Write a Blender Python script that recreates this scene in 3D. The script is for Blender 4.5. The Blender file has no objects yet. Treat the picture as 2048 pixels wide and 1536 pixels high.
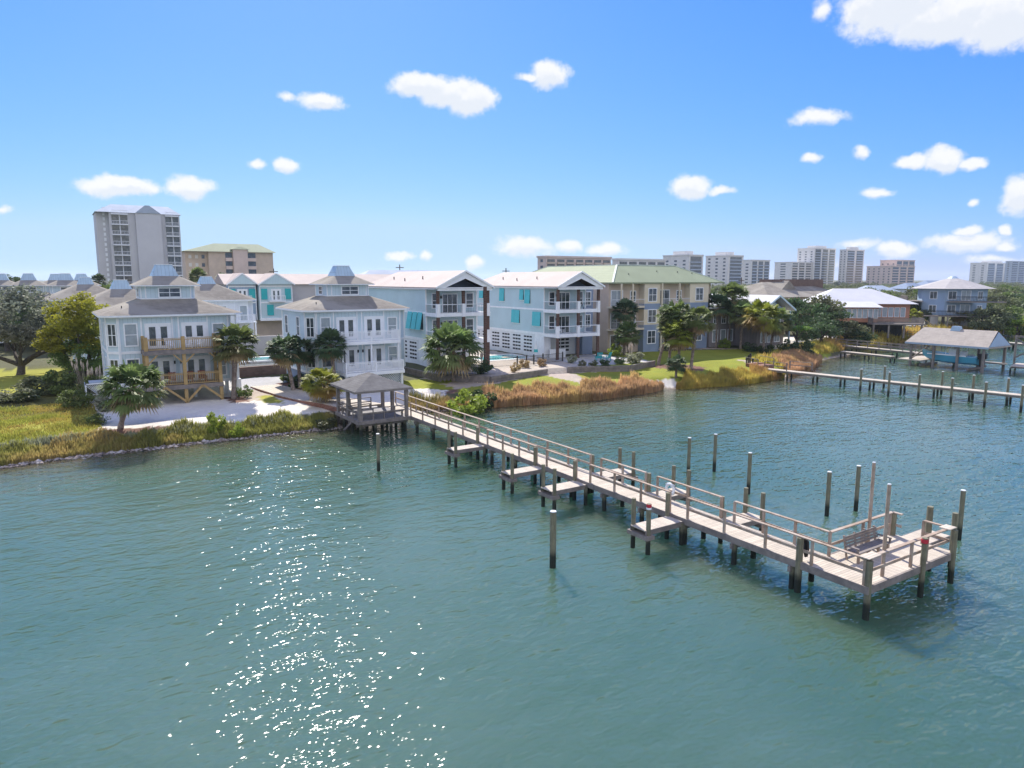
import bpy, math, random
import numpy as np
from mathutils import Vector, Matrix
R = math.radians
sc = bpy.context.scene
col = sc.collection
rnd = random.Random(7)

# ---------------------------------------------------------------- camera
# world axes: x runs along the shore, y runs inland, water level z = 0
FPX = 1420.0; PIT = math.atan(210/FPX); YAW = R(33); CH = 13.0
cd = bpy.data.cameras.new("camera"); cam = bpy.data.objects.new("camera", cd); col.objects.link(cam)
cd.sensor_width = 36; cd.lens = FPX/2048*36; cd.clip_start = 0.5; cd.clip_end = 20000
cam.location = (0, 0, CH); cam.rotation_euler = (R(90)-PIT, 0, -YAW)
sc.camera = cam
sc.view_settings.view_transform = 'Standard'; sc.view_settings.look = 'None'
sc.view_settings.exposure = 1.0; sc.view_settings.gamma = 1
sc.cycles.use_denoising = True
sc.cycles.sample_clamp_indirect = 4
sc.cycles.sample_clamp_direct = 14

def pray(px, py):
    X = (px-1024)/FPX; Y = -(py-768)/FPX
    x, y, z = X, math.cos(PIT)+Y*math.sin(PIT), -math.sin(PIT)+Y*math.cos(PIT)
    return (x*math.cos(YAW)+y*math.sin(YAW), -x*math.sin(YAW)+y*math.cos(YAW), z)
def at(px, py, z):                       # place where a sight line meets height z
    d = pray(px, py); t = (z-CH)/d[2]; return (d[0]*t, d[1]*t)
def az(px):                              # bearing from the y axis of a vertical line in the photo
    d = pray(px, 558); return math.atan2(d[0], d[1])
def pd(px, d):                           # place at camera depth d
    r = pray(px, 558); k = d/(r[0]*math.sin(YAW)+r[1]*math.cos(YAW)); return (r[0]*k, r[1]*k)
def zat(py, d): return CH - d*math.tan(PIT+math.atan((py-768)/FPX))
def depth(u, n): return u*math.sin(YAW)+n*math.cos(YAW)

# ---------------------------------------------------------------- sun and sky
SAZ = R(17.5); SEL = R(41)
sd = Vector((math.sin(SAZ)*math.cos(SEL), math.cos(SAZ)*math.cos(SEL), math.sin(SEL)))
ld = bpy.data.lights.new("sun", 'SUN'); ld.energy = 3.9; ld.angle = R(0.55); ld.color = (1, .94, .85)
sun = bpy.data.objects.new("sun", ld); col.objects.link(sun); sun.rotation_euler = sd.to_track_quat('Z', 'Y').to_euler()
sun.location = (0, 0, 60)
w = bpy.data.worlds.new("World"); sc.world = w; w.use_nodes = True
nt = w.node_tree; nt.nodes.clear()
class NB:                                # small node helper
    def __init__(s, nt): s.nt = nt
    def n(s, t, **k):
        o = s.nt.nodes.new(t)
        for a, b in k.items(): setattr(o, a, b)
        return o
    def l(s, a, b): s.nt.links.new(a, b)
    def sset(s, sock, v):
        if isinstance(v, bpy.types.NodeSocket): s.l(v, sock)
        elif isinstance(v, bpy.types.Node): s.l(v.outputs[0], sock)
        else: sock.default_value = v
    def m(s, op, a, b=None, c=None, clamp=False):
        o = s.n('ShaderNodeMath', operation=op); o.use_clamp = clamp
        for i, v in enumerate((a, b, c)):
            if v is not None: s.sset(o.inputs[i], v)
        return o.outputs[0]
    def vm(s, op, a, b=None):
        o = s.n('ShaderNodeVectorMath', operation=op)
        s.sset(o.inputs[0], a)
        if b is not None: s.sset(o.inputs[1], b)
        return o.outputs['Value'] if op in ('LENGTH', 'DOT_PRODUCT', 'DISTANCE') else o.outputs[0]
    def mix(s, f, a, b, bt='MIX'):
        o = s.n('ShaderNodeMix', data_type='RGBA', blend_type=bt)
        s.sset(o.inputs[0], f); s.sset(o.inputs[6], a); s.sset(o.inputs[7], b); return o.outputs[2]
    def ramp(s, v, a, b):                # smoothstep
        o = s.n('ShaderNodeMapRange', interpolation_type='SMOOTHSTEP')
        s.sset(o.inputs[0], v); o.inputs[1].default_value = a; o.inputs[2].default_value = b; return o.outputs[0]
    def noise(s, vec, scale, detail=3, rough=.5, dist=0):
        o = s.n('ShaderNodeTexNoise'); s.sset(o.inputs['Scale'], scale); o.inputs['Detail'].default_value = detail
        o.inputs['Roughness'].default_value = rough; o.inputs['Distortion'].default_value = dist
        if vec is not None: s.sset(o.inputs['Vector'], vec)
        return o.outputs[0]
B = NB(nt)
BKC = 4.7
KD = .30   # sky strength times exposure
sky = B.n('ShaderNodeTexSky', sky_type='NISHITA'); sky.sun_disc = False; sky.sun_elevation = SEL; sky.sun_rotation = SAZ
sky.air_density = 1.0; sky.dust_density = 0.3; sky.ozone_density = 3.0; sky.altitude = 0
# per-channel response, as the camera's tone curve did
ssp = B.n('ShaderNodeSeparateColor'); B.l(sky.outputs[0], ssp.inputs[0]); scm = B.n('ShaderNodeCombineColor')
for k_, (A_, p_, mx_) in enumerate(((.040, 1.22, .52), (.124, .80, .76), (.62, .28, 1.03))):
    B.l(B.m('MINIMUM', B.m('MULTIPLY', A_/KD, B.m('POWER', ssp.outputs[k_], p_)), mx_/KD), scm.inputs[k_])
tc = B.n('ShaderNodeTexCoord'); sx = B.n('ShaderNodeSeparateXYZ'); B.l(tc.outputs['Generated'], sx.inputs[0])
azn = B.m('ARCTAN2', sx.outputs[0], sx.outputs[1]); eln = B.m('ARCSINE', sx.outputs[2])
cx = B.n('ShaderNodeCombineXYZ'); B.l(azn, cx.inputs[0]); B.l(eln, cx.inputs[1]); ae = cx.outputs[0]
wn = B.n('ShaderNodeTexNoise'); wn.inputs['Scale'].default_value = 26; wn.inputs['Detail'].default_value = 4; B.l(ae, wn.inputs['Vector'])
wv = B.vm('SCALE', B.vm('SUBTRACT', wn.outputs['Color'], (.5, .5, .5))); wv.node.inputs['Scale'].default_value = .022
aw = B.vm('ADD', ae, wv)
CL = [(848,172,66,26,1.1),(895,188,60,30,1.1),(938,202,50,32,1.1),(1100,152,40,27,1),(1058,154,30,10,.8),(645,204,48,18,.9),(575,196,24,9,.5),(240,372,88,22,1),
 (378,376,50,24,1),(572,333,28,17,.9),(512,331,22,9,.6),(1790,12,110,62,1.1),(1880,40,120,48,1.1),(2010,40,110,58,1.1),(1725,10,45,50,.9),(1642,18,18,22,.6),
 (1632,238,58,18,.8),(1888,316,42,25,1),(1830,323,42,13,.8),(1946,324,38,13,.8),(1622,318,22,12,.7),(1722,308,18,15,.7),
 (1380,374,38,25,1),(1442,382,28,11,.7),(1752,385,34,12,.7),(2040,396,38,42,1),(1941,404,12,13,.6),(1935,484,85,24,.9),(1940,460,32,14,1),
 (2016,462,16,12,.9),(1790,498,46,18,.95),(1715,493,50,14,.5),(1050,496,62,24,.75),(1140,490,28,16,.8),(1212,502,36,16,.9),(948,526,20,16,.9),
 (850,512,16,14,.8),(800,514,34,10,.7),(2012,495,30,12,.7),(5,418,20,10,.4),(1700,535,60,10,.4),(1980,520,70,10,.5)]
def cloud_den(aw_, ae_):
    mx = None
    for (px, py, rx, ry, s) in CL:
        d = pray(px, py); L = math.sqrt(d[0]**2+d[1]**2+d[2]**2)
        a0 = math.atan2(d[0], d[1]); e0 = math.asin(d[2]/L)
        X = (px-1024)/FPX; k = math.cos(math.atan(X))**2
        v = B.vm('MULTIPLY', B.vm('SUBTRACT', aw_, (a0, e0, 0)), (FPX/rx/k/1.25, FPX/ry/1.15/math.cos(math.atan(X)), 0))
        q = B.m('MULTIPLY', B.m('SUBTRACT', 1.0, B.vm('LENGTH', v)), s)
        mx = q if mx is None else B.m('MAXIMUM', mx, q)
    return B.m('ADD', mx, B.m('MULTIPLY', B.m('SUBTRACT', B.noise(ae_, 48, 5, .68), .5), .8))
den = cloud_den(aw, ae); up = (0, .0075, 0)
dup_ = cloud_den(B.vm('ADD', aw, up), B.vm('ADD', ae, up))
cm = B.m('MULTIPLY', B.ramp(den, .02, .50), .95)
shade = B.ramp(B.m('ADD', dup_, B.m('MULTIPLY', B.m('SUBTRACT', den, dup_), -.9)), .75, .08)
ccol = B.mix(shade, (2.85, 2.98, 3.2, 1), (3.35, 3.36, 3.40, 1))
skyf = B.mix(cm, scm.outputs[0], ccol)
# bright fill cloud added out of view behind the viewer, lightening shaded fronts
bk = B.ramp(B.vm('DOT_PRODUCT', tc.outputs['Generated'], (math.sin(YAW), math.cos(YAW), 0)), .15, -.25)
bc = B.ramp(B.noise(tc.outputs['Generated'], 3.2, 5, .6), .40, .56)
skyc = B.mix(B.m('MULTIPLY', B.m('MULTIPLY', bk, bc), B.ramp(sx.outputs[2], -.02, .05)), skyf, (BKC*1.01, BKC, BKC*.98, 1))
bg = B.n('ShaderNodeBackground'); bg.inputs[1].default_value = 0.15; B.l(skyc, bg.inputs[0])
wo = B.n('ShaderNodeOutputWorld'); B.l(bg.outputs[0], wo.inputs[0])

# ---------------------------------------------------------------- materials
MATS = {}
def mat(name, c, rough=.8, var=.15, scale=1.2, spec=.3, metal=0, bump=0, bscale=8, kind=None, c2=None, p=None, trans=0):
    if name in MATS: return MATS[name]
    m = bpy.data.materials.new(name); m.use_nodes = True; t = m.node_tree; b = NB(t)
    bs = t.nodes['Principled BSDF']; out = t.nodes['Material Output']
    bs.inputs['Roughness'].default_value = rough; bs.inputs['Specular IOR Level'].default_value = spec; bs.inputs['Metallic'].default_value = metal
    tc = b.n('ShaderNodeTexCoord'); ob = tc.outputs['Object']
    sep = b.n('ShaderNodeSeparateXYZ'); b.l(ob, sep.inputs[0])
    n1 = b.noise(ob, scale, 4, .6)
    c4 = (*c, 1)
    f = b.ramp(n1, .3, .7)
    dark = tuple(x*(1-var) for x in c)+(1,); lite = tuple(min(.95, x*(1+var)) for x in c)+(1,)
    cc = b.mix(f, dark, lite)
    height = None
    if kind == 'siding':                 # vertical grooves
        xy = b.m('ADD', sep.outputs[0], sep.outputs[1]); fr = b.m('FRACT', b.m('MULTIPLY', xy, 1/(p or .4)))
        g = b.m('LESS_THAN', fr, .09); cc = b.mix(b.m('MULTIPLY', g, .45), cc, tuple(x*.5 for x in c)+(1,))
    if kind == 'laps':
        fr = b.m('FRACT', b.m('MULTIPLY', sep.outputs[2], 1/(p or .2))); g = b.m('LESS_THAN', fr, .12)
        cc = b.mix(b.m('MULTIPLY', g, .5), cc, tuple(x*.5 for x in c)+(1,))
    if kind in ('planksx', 'planksy'):   # boards running along x or y, gaps between
        s = sep.outputs[1] if kind == 'planksx' else sep.outputs[0]
        pp = b.m('MULTIPLY', s, 1/(p or .145)); fr = b.m('FRACT', pp); g = b.m('LESS_THAN', fr, .1)
        wn = b.n('ShaderNodeTexWhiteNoise', noise_dimensions='1D'); b.l(b.m('FLOOR', pp), wn.inputs['W'])
        cc = b.mix(b.m('MULTIPLY', wn.outputs[0], .55), cc, tuple(x*.62 for x in c)+(1,))
        mp = b.n('ShaderNodeMapping'); b.l(ob, mp.inputs[0]); mp.inputs['Scale'].default_value = (2, 22, 2) if kind == 'planksx' else (22, 2, 2)
        cc = b.mix(b.m('MULTIPLY', b.noise(mp.outputs[0], 1.5, 3), .45), cc, tuple(x*.55 for x in c)+(1,))
        cc = b.mix(b.m('MULTIPLY', g, .8), cc, tuple(x*.18 for x in c)+(1,))
    if kind == 'shingle':
        br = b.n('ShaderNodeTexBrick'); br.inputs['Scale'].default_value = 1; br.inputs['Brick Width'].default_value = .45; br.inputs['Row Height'].default_value = .2
        br.inputs['Mortar Size'].default_value = .012; br.inputs['Color1'].default_value = tuple(x*1.18 for x in c)+(1,); br.inputs['Color2'].default_value = tuple(x*.74 for x in c)+(1,)
        br.inputs['Mortar'].default_value = tuple(x*.4 for x in c)+(1,)
        cb = b.n('ShaderNodeCombineXYZ'); b.l(b.m('ADD', sep.outputs[0], sep.outputs[1]), cb.inputs[0]); b.l(b.m('MULTIPLY', sep.outputs[2], 1.9), cb.inputs[1])
        b.l(cb.outputs[0], br.inputs['Vector']); cc = b.mix(.55, br.outputs[0], cc)
    if kind == 'brick':
        br = b.n('ShaderNodeTexBrick'); br.inputs['Scale'].default_value = 1; br.inputs['Brick Width'].default_value = .5; br.inputs['Row Height'].default_value = .22
        br.inputs['Mortar Size'].default_value = .03; br.inputs['Color1'].default_value = (*c, 1); br.inputs['Color2'].default_value = tuple(x*.55 for x in c)+(1,)
        br.inputs['Mortar'].default_value = (.12, .11, .1, 1)
        cb = b.n('ShaderNodeCombineXYZ'); b.l(b.m('ADD', sep.outputs[0], sep.outputs[1]), cb.inputs[0]); b.l(sep.outputs[2], cb.inputs[1]); b.l(cb.outputs[0], br.inputs['Vector'])
        cc = b.mix(.3, br.outputs[0], cc)
    if kind in ('ribx', 'riby'):         # standing seams
        s = sep.outputs[0] if kind == 'ribx' else sep.outputs[1]
        fr = b.m('FRACT', b.m('MULTIPLY', s, 1/(p or .45))); g = b.m('LESS_THAN', fr, .14)
        cc = b.mix(b.m('MULTIPLY', g, .4), cc, tuple(x*.5 for x in c)+(1,)); height = g
    if kind == 'rib2':
        s = b.m('ADD', sep.outputs[0], b.m('MULTIPLY', sep.outputs[1], 1.0))
        fr = b.m('FRACT', b.m('MULTIPLY', s, 1/(p or .45))); g = b.m('LESS_THAN', fr, .18)
        cc = b.mix(b.m('MULTIPLY', g, .45), cc, tuple(x*.5 for x in c)+(1,)); height = g
    if kind == 'pile':                   # treated pile: streaks, dark and green near the water
        geo = b.n('ShaderNodeNewGeometry'); s2 = b.n('ShaderNodeSeparateXYZ'); b.l(geo.outputs['Position'], s2.inputs[0])
        mp = b.n('ShaderNodeMapping'); b.l(ob, mp.inputs[0]); mp.inputs['Scale'].default_value = (18, 18, 1.2)
        st = b.noise(mp.outputs[0], 1.6, 4)
        cc = b.mix(b.m('MULTIPLY', b.ramp(st, .35, .7), .55), cc, tuple(x*.45 for x in c)+(1,))
        zz = b.m('ADD', s2.outputs[2], b.m('MULTIPLY', b.noise(ob, 3, 2), .5))
        cc = b.mix(b.ramp(zz, 1.15, .75), cc, (.022, .028, .022, 1))
    if c2 is not None:
        f2 = b.ramp(b.noise(ob, scale*.35, 5, .65, .4), .45, .62); cc = b.mix(f2, cc, (*c2, 1))
    if trans:                            # leaves: let light through, vary by clump and plant
        oi = b.n('ShaderNodeObjectInfo')
        hv = b.n('ShaderNodeHueSaturation'); b.l(cc, hv.inputs['Color'])
        b.l(b.m('ADD', .485, b.m('MULTIPLY', oi.outputs['Random'], .03)), hv.inputs['Hue'])
        fine = b.noise(ob, scale*9, 2)
        b.l(b.m('ADD', .55, b.m('MULTIPLY', b.m('ADD', b.m('MULTIPLY', oi.outputs['Random'], .35), fine), .68)), hv.inputs['Value'])
        b.l(hv.outputs[0], bs.inputs['Base Color'])
        tr = b.n('ShaderNodeBsdfTranslucent'); b.l(hv.outputs[0], tr.inputs[0])
        ms = b.n('ShaderNodeMixShader'); ms.inputs[0].default_value = trans
        b.l(bs.outputs[0], ms.inputs[1]); b.l(tr.outputs[0], ms.inputs[2]); b.l(ms.outputs[0], out.inputs[0])
    else:
        b.l(cc, bs.inputs['Base Color'])
    if bump:
        bp = b.n('ShaderNodeBump'); bp.inputs['Strength'].default_value = bump; bp.inputs['Distance'].default_value = .05
        b.l(b.noise(ob, bscale, 5), bp.inputs['Height']); b.l(bp.outputs[0], bs.inputs['Normal'])
    elif height is not None:
        bp = b.n('ShaderNodeBump'); bp.inputs['Strength'].default_value = .5; bp.inputs['Distance'].default_value = .04
        b.l(height, bp.inputs['Height']); b.l(bp.outputs[0], bs.inputs['Normal'])
    MATS[name] = m; return m
M = dict(
 blue=mat('pale_blue_siding', (.54,.65,.70), .8, .04, .5, kind='siding', p=.4),
 blue2=mat('condo_blue_grey_siding', (.48,.61,.65), .8, .05, .3, kind='siding', p=.3),
 white=mat('white_paint', (.80,.82,.84), .6, .05, 2),
 white2=mat('white_masonry', (.72,.74,.76), .8, .05, 1),
 shing=mat('brown_shingles', (.25,.225,.19), .95, .2, .6, kind='shingle', c2=(.31,.285,.24), spec=.1),
 shingg=mat('grey_shingles', (.16,.155,.15), .95, .2, 1, kind='shingle', spec=.1),
 cap=mat('blue_metal_cap', (.40,.52,.60), .5, .06, 1.5, metal=.2, kind='ribx', p=.35),
 metal=mat('pale_metal_roof', (.46,.385,.345), .75, .06, .4, kind='riby', p=.42, spec=.15),
 metalw=mat('white_metal_roof', (.60,.60,.62), .75, .05, .4, kind='riby', p=.42, spec=.15),
 green=mat('green_metal_roof', (.28,.32,.205), .75, .07, .3, kind='ribx', p=.6, spec=.12),
 greend=mat('dark_green_metal_roof', (.06,.22,.16), .45, .1, .3, spec=.5),
 teal=mat('teal_shutter_paint', (.10,.50,.54), .55, .06, 2, kind='laps', p=.12),
 tealp=mat('teal_paint', (.03,.40,.42), .55, .06, 2),
 glass=mat('window_glass', (.035,.05,.06), .08, .3, 3, spec=.7, c2=(.10,.12,.13)),
 blind=mat('blind_behind_glass', (.30,.35,.38), .15, .1, 2, spec=.6, kind='laps', p=.12),
 timber=mat('new_yellow_timber', (.39,.27,.12), .8, .15, 3),
 timberg=mat('weathered_grey_timber', (.23,.20,.18), .85, .15, 3, c2=(.17,.15,.14)),
 rail=mat('weathered_rail_timber', (.32,.24,.18), .8, .2, 3, c2=(.40,.33,.27)),
 deckx=mat('pale_deck_boards', (.60,.525,.43), .85, .12, 1.5, kind='planksx', p=.145),
 decky=mat('pale_cross_boards', (.60,.525,.43), .85, .12, 1.5, kind='planksy', p=.145),
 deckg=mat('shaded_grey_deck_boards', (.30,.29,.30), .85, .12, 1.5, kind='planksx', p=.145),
 pile=mat('treated_pile', (.20,.19,.13), .85, .2, 2, kind='pile'),
 pilec=mat('pale_pile_top', (.70,.72,.72), .6, .1, 3),
 dark=mat('dark_metal', (.02,.02,.022), .4, .2, 3),
 black=mat('opening_shade_paint', (.03,.033,.038), .9, .3, 2),  # near-black colour in place of the shade inside openings
 redtape=mat('red_tape', (.45,.03,.05), .5, .1, 3),
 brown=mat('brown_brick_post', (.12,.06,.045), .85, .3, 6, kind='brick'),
 brickr=mat('brown_block_wall', (.20,.125,.10), .9, .25, 1.5, kind='brick'),
 cream=mat('cream_stucco', (.66,.58,.44), .85, .06, .5),
 tan=mat('tan_stucco', (.55,.45,.36), .85, .08, .5),
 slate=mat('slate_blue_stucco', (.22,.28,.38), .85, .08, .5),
 grey=mat('warm_grey_stucco', (.46,.44,.44), .85, .06, .3),
 greyd=mat('mauve_grey_wall', (.24,.215,.215), .85, .1, .4, kind='siding', p=.6),
 conc=mat('pale_concrete', (.68,.66,.63), .85, .06, .3),
 concb=mat('blue_grey_concrete', (.36,.42,.50), .8, .08, .3),
 pink=mat('pink_beige_concrete', (.62,.50,.44), .85, .08, .3),
 tower=mat('tower_concrete', (.54,.54,.55), .85, .06, .12),
 orange=mat('orange_lap_siding', (.42,.20,.13), .85, .1, .6, kind='laps', p=.25),
 skyb=mat('sky_blue_siding', (.30,.40,.52), .8, .08, .4, kind='siding', p=.5),
 trunk=mat('palm_trunk', (.26,.21,.18), .95, .35, 6, bump=.6, bscale=14, c2=(.16,.12,.10)),
 bark=mat('dark_bark', (.09,.075,.065), .95, .3, 4, bump=.6, bscale=12),
 mulch=mat('red_mulch', (.22,.11,.08), .95, .3, 6),
 palm=mat('palm_frond', (0.156, 0.215, 0.065), .6, .32, .7, trans=0.42, spec=.3, c2=(0.208, 0.221, 0.091)),
 palmd=mat('dark_palm_frond', (0.095, 0.149, 0.068), .6, .32, .7, trans=0.4, spec=.3),
 palmy=mat('yellow_green_palm_frond', (0.25, 0.29, 0.04), .6, .32, .7, trans=0.45, spec=.3, c2=(0.34, 0.22, 0.06)),
 palmdead=mat('dead_palm_frond', (0.34, 0.25, 0.14), .6, .32, .7, trans=0.35, spec=.3),
 oak=mat('grey_green_leaves', (0.180, 0.198, 0.144), .6, .32, .7, trans=0.4, spec=.3, c2=(0.240, 0.228, 0.180)),
 yel=mat('yellow_green_leaves', (0.30, 0.30, 0.03), .6, .32, .7, trans=0.5, spec=.3, c2=(0.16, 0.2, 0.04)),
 leafd=mat('dark_leaves', (0.072, 0.117, 0.046), .6, .32, .7, trans=0.38, spec=.3),
 leafm=mat('mid_green_leaves', (0.138, 0.194, 0.056), .6, .32, .7, trans=0.42, spec=.3),
 leafg=mat('olive_leaves', (0.163, 0.181, 0.088), .6, .32, .7, trans=0.4, spec=.3, c2=(0.112, 0.150, 0.062)),
 leafb=mat('bright_green_leaves', (0.26, 0.33, 0.05), .6, .32, .7, trans=0.45, spec=.3),
 sage=mat('sage_leaves', (0.3, 0.31, 0.2), .6, .32, .7, trans=0.4, spec=.3),
 pad=mat('sunlit_green_leaves', (0.2, 0.3, 0.05), .6, .32, .7, trans=0.4, spec=.3),
 reed=mat('rust_reeds', (0.48, 0.285, 0.165), .6, .32, .35, trans=0.45, spec=.3, c2=(0.55, 0.37, 0.16)),
 reedy=mat('straw_green_reeds', (0.5, 0.4, 0.09), .6, .32, .35, trans=0.45, spec=.3, c2=(0.46, 0.27, 0.1)),
 meadow=mat('meadow_blades', (.30,.32,.06), .8, .3, .4, trans=.4, c2=(.40,.30,.08)),
 bank=mat('olive_marsh_grass', (0.27, 0.26, 0.07), .6, .32, .35, trans=0.45, spec=.3, c2=(0.42, 0.3, 0.12)),
 tuftm=mat('dry_tuft', (0.4, 0.3, 0.15), .6, .32, .7, trans=0.4, spec=.3),
 plume=mat('cream_plume', (.62,.52,.42), .9, .15, 5, trans=.2),
 rock=mat('shore_rock', (.24,.20,.18), .9, .4, 3, c2=(.48,.44,.42)),
 boat=mat('light_blue_gelcoat', (.08,.36,.52), .2, .04, 1, spec=.6),
 canvas=mat('pale_canvas', (.62,.66,.68), .8, .06, 3),
 pool=mat('pool_water', (.06,.42,.42), .08, .2, 1.5, spec=.5),
 red=mat('red_brown_chair', (.22,.06,.045), .6, .1, 3),
)

# ---------------------------------------------------------------- mesh helpers
class MB:
    def __init__(s, o=(0,0,0), ang=None):
        s.v = []; s.f = []; s.o = o
        s.ang = ang
    def tr(s, p):
        if s.ang is None: return (p[0]+s.o[0], p[1]+s.o[1], p[2]+s.o[2])
        # p = (along, outward, up) on a wall whose outward normal points at angle ang
        ox, oy = math.cos(s.ang), math.sin(s.ang); sx_, sy = -oy, ox
        return (s.o[0]+p[0]*sx_+p[1]*ox, s.o[1]+p[0]*sy+p[1]*oy, s.o[2]+p[2])
    def add(s, vs, fs):
        b = len(s.v); s.v += [s.tr(p) for p in vs]; s.f += [tuple(i+b for i in f) for f in fs]; return s
    def box(s, x0, y0, z0, x1, y1, z1):
        return s.add([(x0,y0,z0),(x1,y0,z0),(x1,y1,z0),(x0,y1,z0),(x0,y0,z1),(x1,y0,z1),(x1,y1,z1),(x0,y1,z1)],
              [(0,3,2,1),(4,5,6,7),(0,1,5,4),(1,2,6,5),(2,3,7,6),(3,0,4,7)])
    def bar(s, p, q, w_, h=None):
        h = h or w_; p = Vector(p); q = Vector(q); d = (q-p).normalized()
        up = Vector((0,0,1)) if abs(d.z) < .95 else Vector((0,1,0))
        a = d.cross(up).normalized()*w_/2; b_ = a.cross(d).normalized()*h/2
        vs = [p-a-b_, p+a-b_, p+a+b_, p-a+b_, q-a-b_, q+a-b_, q+a+b_, q-a+b_]
        return s.add([tuple(x) for x in vs], [(0,3,2,1),(4,5,6,7),(0,1,5,4),(1,2,6,5),(2,3,7,6),(3,0,4,7)])
    def cyl(s, p, q, r0, r1=None, n=8, cap=True):
        r1 = r0 if r1 is None else r1; p = Vector(p); q = Vector(q); d = (q-p).normalized()
        a = d.cross(Vector((0,0,1)) if abs(d.z) < .95 else Vector((1,0,0))).normalized(); b_ = d.cross(a)
        vs = []
        for c, r in ((p, r0), (q, r1)):
            for i in range(n):
                t = 2*math.pi*i/n; vs.append(tuple(c+a*math.cos(t)*r+b_*math.sin(t)*r))
        fs = [(i, (i+1) % n, n+(i+1) % n, n+i) for i in range(n)]
        if cap: fs += [tuple(range(n-1, -1, -1)), tuple(range(n, 2*n))]
        return s.add(vs, fs)
    def prism(s, pts, z0, z1, top=None):  # footprint up to another footprint
        top = top or pts; n = len(pts)
        vs = [(x, y, z0) for x, y in pts]+[(x, y, z1) for x, y in top]
        return s.add(vs, [(i, (i+1) % n, n+(i+1) % n, n+i) for i in range(n)]+[tuple(range(n-1, -1, -1)), tuple(range(n, 2*n))])
    def extr(s, pts, vec):
        n = len(pts); vs = list(pts)+[tuple(a+b_ for a, b_ in zip(p, vec)) for p in pts]
        return s.add(vs, [(i, (i+1) % n, n+(i+1) % n, n+i) for i in range(n)]+[tuple(range(n-1, -1, -1)), tuple(range(n, 2*n))])
    def tube(s, pts, rs, n=7):
        for i in range(len(pts)-1): s.cyl(pts[i], pts[i+1], rs[i], rs[i+1], n, cap=(i in (0, len(pts)-2)))
        return s
    def build(s, name, m, parent=None, loc=None, smooth=False):
        me = bpy.data.meshes.new(name); me.from_pydata(s.v, [], s.f); me.validate(); me.update()
        me.materials.append(m)
        if smooth:
            for p in me.polygons: p.use_smooth = True
        o = bpy.data.objects.new(name, me); col.objects.link(o)
        if parent: o.parent = parent
        if loc: o.location = loc
        return o
def tag(o, label=None, cat=None, group=None, kind=None):
    if label: o['label'] = label
    if cat: o['category'] = cat
    if group: o['group'] = group
    if kind: o['kind'] = kind
    return o
def thing(name, label, cat, loc, rz=0, group=None):
    o = bpy.data.objects.new(name, None); o.empty_display_size = .3; col.objects.link(o)
    o.location = loc; o.rotation_euler[2] = rz; return tag(o, label, cat, group)
KIDS = {}
def copy_tree(o, parent=None):
    c = o.copy(); col.objects.link(c)
    if parent: c.parent = parent
    if o.name not in KIDS:
        KIDS[o.name] = [x.name for x in bpy.data.objects if x.parent == o]
    for ch in KIDS[o.name]: copy_tree(bpy.data.objects[ch], c)
    return c
def dup(o, loc, rz=0, label=None, group=None, scale=None):
    c = copy_tree(o); c.location = loc; c.rotation_euler[2] = rz
    if label: c['label'] = label
    if group: c['group'] = group
    if scale: c.scale = scale
    return c

# ---------------------------------------------------------------- terrain
SHORE = [(-900,60),(-60,61),(-3.8,59.8),(.7,60.2),(10,60.3),(20.8,59.9),(24,61.5),(30,63),(33.5,62),(40,60.5),(49.4,58.8),(58,59.4),(61,60.6),(63,59.2),(72,57.6),
 (80.3,58.6),(86,60),(92,62),(98,65),(104,68.5),(110,69.5),(116,71),(124,74),(140,77),(174,79),(195,78),(230,82),(400,95),(3000,150)]
SU = [p[0] for p in SHORE]; SN = [p[1] for p in SHORE]
def inpoly(U, N, poly):
    c = np.zeros(U.shape, bool); n = len(poly)
    for i in range(n):
        x0, y0 = poly[i]; x1, y1 = poly[(i+1) % n]
        if y0 == y1: continue
        c ^= ((y0 > N) != (y1 > N)) & (U < (x1-x0)*(N-y0)/(y1-y0)+x0)
    return c
TERR = [(36.8,84),(37.2,72),(41.4,68.3),(50.6,70.4),(54,70.4),(61.5,67.4),(68,69.6),(70,72),(70,110),(36.8,110)]
def ss(x): x = np.clip(x, 0, 1); return x*x*(3-2*x)
def gzv(U, N):
    d = N-np.interp(U, SU, SN)
    h = np.where(d < 0, np.maximum(-2.5, .3*d), 1.1*ss(d/3.2)+.3*np.clip((d-3)/6, 0, 1)+.3*np.clip((d-16)/10, 0, 1))
    return np.where(inpoly(U, N, TERR), 2.02, h)
def gz(u, n): return float(gzv(np.array([u]), np.array([n]))[0])
def axis(lo, hi, step, far):
    a = list(np.arange(lo, hi+.001, step)); g = 1.18; s = step; x = hi
    while x < far[1]: s = min(s*g, 250); x += s; a.append(x)
    s = step; x = lo; pre = []
    while x > far[0]: s = min(s*g, 250); x -= s; pre.append(x)
    return np.array(pre[::-1]+a)
UX = axis(-14, 112, .34, (-3000, 6000)); NX = axis(57, 92, .34, (-60, 7000))
UU, NN = np.meshgrid(UX, NX)
rg = np.random.RandomState(3)
JU = UU+rg.uniform(-.3, .3, UU.shape); JN = NN+rg.uniform(-.3, .3, NN.shape)
C0 = np.zeros(UU.shape+(4,)); C0[..., 3] = 1; C0[..., :3] = (.10,.10,.05)
GR = (.22,.24,.035); GY = (.30,.30,.05); SA = (.64,.60,.53); DI = (.40,.34,.28); CO = (.42,.41,.40); MU = (.17,.10,.075); DG = (.10,.10,.035)
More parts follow.
